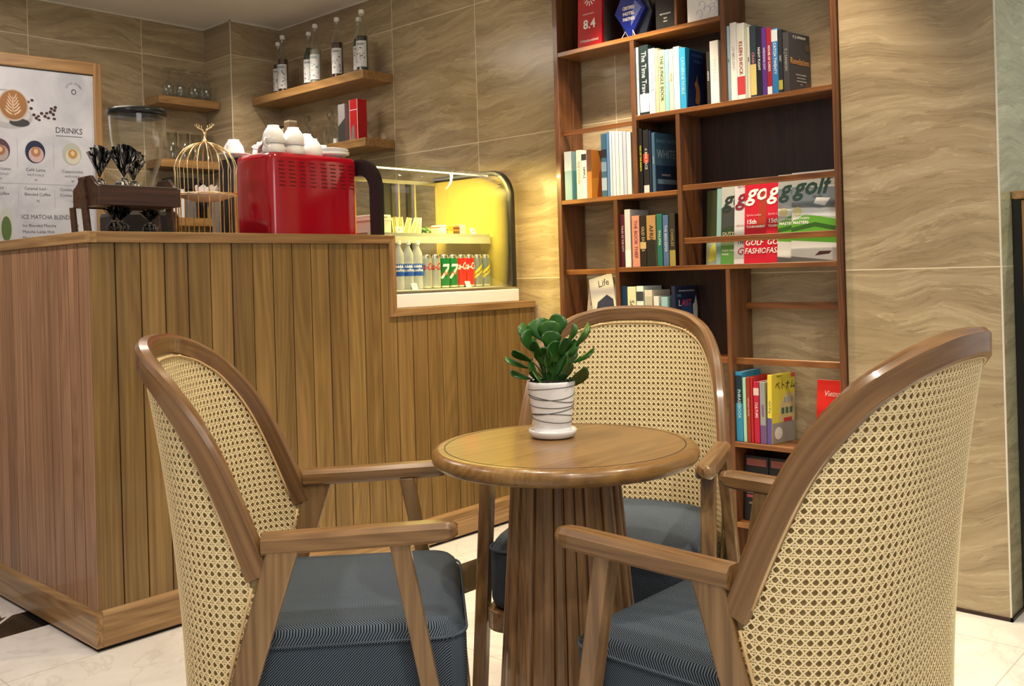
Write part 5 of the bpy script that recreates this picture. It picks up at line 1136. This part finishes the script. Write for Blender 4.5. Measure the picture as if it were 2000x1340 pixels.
solid('can_silver', (.50,.51,.48), .3, metal=.6); solid('can_green', (.004,.14,.035), .3); solid('can_red', (.50,.008,.008), .3); solid('can_grey', (.24,.28,.27), .32, metal=.5)
cans(can_proto('soda_can', M['can_silver'], d_coke((.45,.01,.015))), (2.688,2.739), ('silver can with red script beside the water bottles', 'silver can with red script touching a green can'))
cans(can_proto('soda_can', M['can_green'], d_seven), (2.790,2.841), ('green can with a large 7 next to the silver cans', 'green can with a large 7 next to the red cans'))
cans(can_proto('soda_can', M['can_red'], d_coke(W_)), (2.892,2.943), ('red can with white script next to the green cans', 'red can with white script next to the grey cans'))
cans(can_proto('soda_can', M['can_grey'], d_tonic), (2.994,3.045), ('grey can with a slanted yellow band next to the red cans', 'grey can with a slanted yellow band at the right end of the row'))
def wbottle():
    t = thing('water_bottle', 'x', 'bottle', (0,0,0), 0, 'water bottles in the display case', local=True)
    g = G(); g.lathe([(.0005,.001),(.021,0),(.0240,.006),(.0240,.030),(.0225,.045),(.0240,.056),(.0240,.108),(.0225,.118),(.0240,.130),(.0225,.150),(.0110,.176),(.0110,.186)], n=24, cap=False); g.build('body', M['water'], t, smooth=True, base=(0,0,0))
    g = G(); g.lathe([(.0245,.056),(.0245,.106)], n=24, cap=False); g.build('paper_label', cmat((.015,.09,.46)), t, smooth=True, base=(0,0,0))
    o = text('label_lettering', 'Aquafina', (0,0,.080), (1,0,0), (0,0,1), .017, M['white_ink'], t, base=(0,0,0), bold=.02)
    bend(o.data)
    for v in o.data.vertices: a = v.co.x/.0248; v.co = Vector((math.sin(a)*(.0249-v.co.y), -math.cos(a)*(.0249-v.co.y), v.co.z))
    g = G(); n = 10; vs = [(math.sin(-.9+1.8*i/n)*.02475, -math.cos(-.9+1.8*i/n)*.02475, .092+(.012 if i % 2 else .002)) for i in range(n+1)]+[(math.sin(-.9+1.8*i/n)*.02475, -math.cos(-.9+1.8*i/n)*.02475, .090) for i in range(n+1)]
    g.add(vs, [(i,i+1,n+2+i,n+1+i) for i in range(n)]); g.build('label_peaks', M['white_ink'], t, base=(0,0,0))
    g = G(); g.lathe([(.0005,.202),(.0125,.202),(.0135,.199),(.0135,.186),(.0005,.186)], n=18, cap=False); g.build('cap', M['white'], t, base=(0,0,0)); return t
wb = wbottle()
for i, (x, lab) in enumerate(((2.531,'leftmost water bottle in the display case'), (2.582,'middle water bottle in the display case'), (2.633,'rightmost water bottle, beside the silver cans'))):
    o = wb if i == 0 else dup(wb, (0,0,0)); o.location = (x, 2.955, 1.0245); o.rotation_euler.z = camr+.1; o['label'] = lab
zS = 1.2595
def tagc(x, y, z, label, s='', w_=.03):
    t = thing('price_tag', label, 'price tag', (x, y, z)); G().prism([(x-w_/2,y,z),(x+w_/2,y,z),(x+w_/2,y+.010,z+.026),(x-w_/2,y+.010,z+.026)], (0,.002,0)).build('card', M['paper'], t)
    if s: text('tag_lettering', s, (x, y+.0045, z+.013), (1,0,0), (0,.36,.93), .012, M['ink'], t)
tagc(2.905,2.925,1.0245,'white price tag in front of the red cans','25'); tagc(2.585,2.915,1.0245,'white price tag in front of the middle water bottle','20'); tagc(2.975,2.955,zS,'small grey price tag at the right end of the upper shelf','45',.028); tagc(2.545,2.955,zS,'price tag at the left end of the upper shelf','50',.034)
solid('bread', (.74,.62,.36), .7); solid('filling', (.50,.42,.12), .6); solid('cake_o', (.55,.22,.05), .5); solid('cake_b', (.16,.05,.02), .5)
def sandwich(x, y, tilt, label):
    t = thing('sandwich', label, 'sandwich', (x, y, zS), 0, 'sandwich wedges on the upper display shelf'); BASE[t.name] = Vector((0,0,0)); t.rotation_euler = (0, math.radians(tilt), camr)
    for i, m_ in enumerate(('bread','filling','bread')): G().prism([(-.008+.008*i*1.0,-.035,.0015),(-.008+.008*i,.035,.0015),(-.008+.008*i,.0,.070)], (.0062,0,0)).build('bread_slice' if m_ == 'bread' else 'filling', M[m_], t, bevel=.001)
for i, (x, tl, lab) in enumerate(((2.578,-8,'leftmost upright sandwich wedge'), (2.605,-4,'sandwich wedge second from the left'), (2.632,12,'third sandwich wedge, leaning right'), (2.668,16,'fourth sandwich wedge, leaning most'), (2.697,6,'rightmost sandwich wedge beside the salad'))): sandwich(x, 3.02, tl, lab)
t = thing('food_box', 'white takeaway box at the left of the upper display shelf', 'box', (2.475, 3.04, zS)); G().box((2.43,2.99,zS),(2.53,3.10,zS+.075)).build('body', cmat((.72,.72,.62)), t, bevel=.004); G().box((2.428,2.988,zS+.052),(2.532,3.102,zS+.060)).build('rim', M['paper'], t); text('box_lettering', 'TAKE AWAY', (2.48,2.9885,zS+.064), (1,0,0), (0,0,1), .010, cmat((.3,.2,.1)), t, maxw=.07)
t = thing('salad_leaves', 'small heap of green salad leaves beside the sandwiches', 'salad', (2.75, 3.02, zS)); rnd = random.Random(5)
for i in range(14):
    a, r_ = rnd.uniform(0,2*PI), rnd.uniform(0,.022); c = Vector((2.748+r_*math.cos(a), 3.02+r_*math.sin(a), zS+rnd.uniform(.006,.028))); d1 = Vector((rnd.uniform(-1,1),rnd.uniform(-1,1),rnd.uniform(0,1))).normalized()*.014; d2 = d1.orthogonal().normalized()*.007
    G().prism([c-d1, c-d2, c+d1, c+d2], (0,0,.0012)).build('leaf', M['leaf'], t)
def cake(x, w_, cols, label):
    t = thing('cake_slice', label, 'cake', (x, 3.01, zS), 0, 'cake slices on the upper display shelf'); z = zS
    for i, (c_, h_) in enumerate(cols): G().box((x-w_/2,2.985,z),(x+w_/2,3.05,z+h_)).build('layer', cmat(c_), t, bevel=.002); z += h_
cake(2.785,.030,(((.66,.56,.30),.014),((.70,.62,.40),.010),((.35,.10,.05),.006)),'pale cake slice with a dark red top'); cake(2.822,.030,(((.70,.66,.55),.030),((.72,.70,.60),.008)),'white cream cake slice'); cake(2.862,.034,(((.60,.30,.06),.016),((.55,.22,.04),.020)),'bright orange cake slice'); cake(2.900,.034,(((.10,.04,.02),.012),((.45,.14,.05),.008),((.12,.04,.02),.010),((.5,.2,.08),.010)),'layered dark brown cake slice'); cake(2.938,.030,(((.72,.66,.48),.042),),'tall pale cake slice at the right')
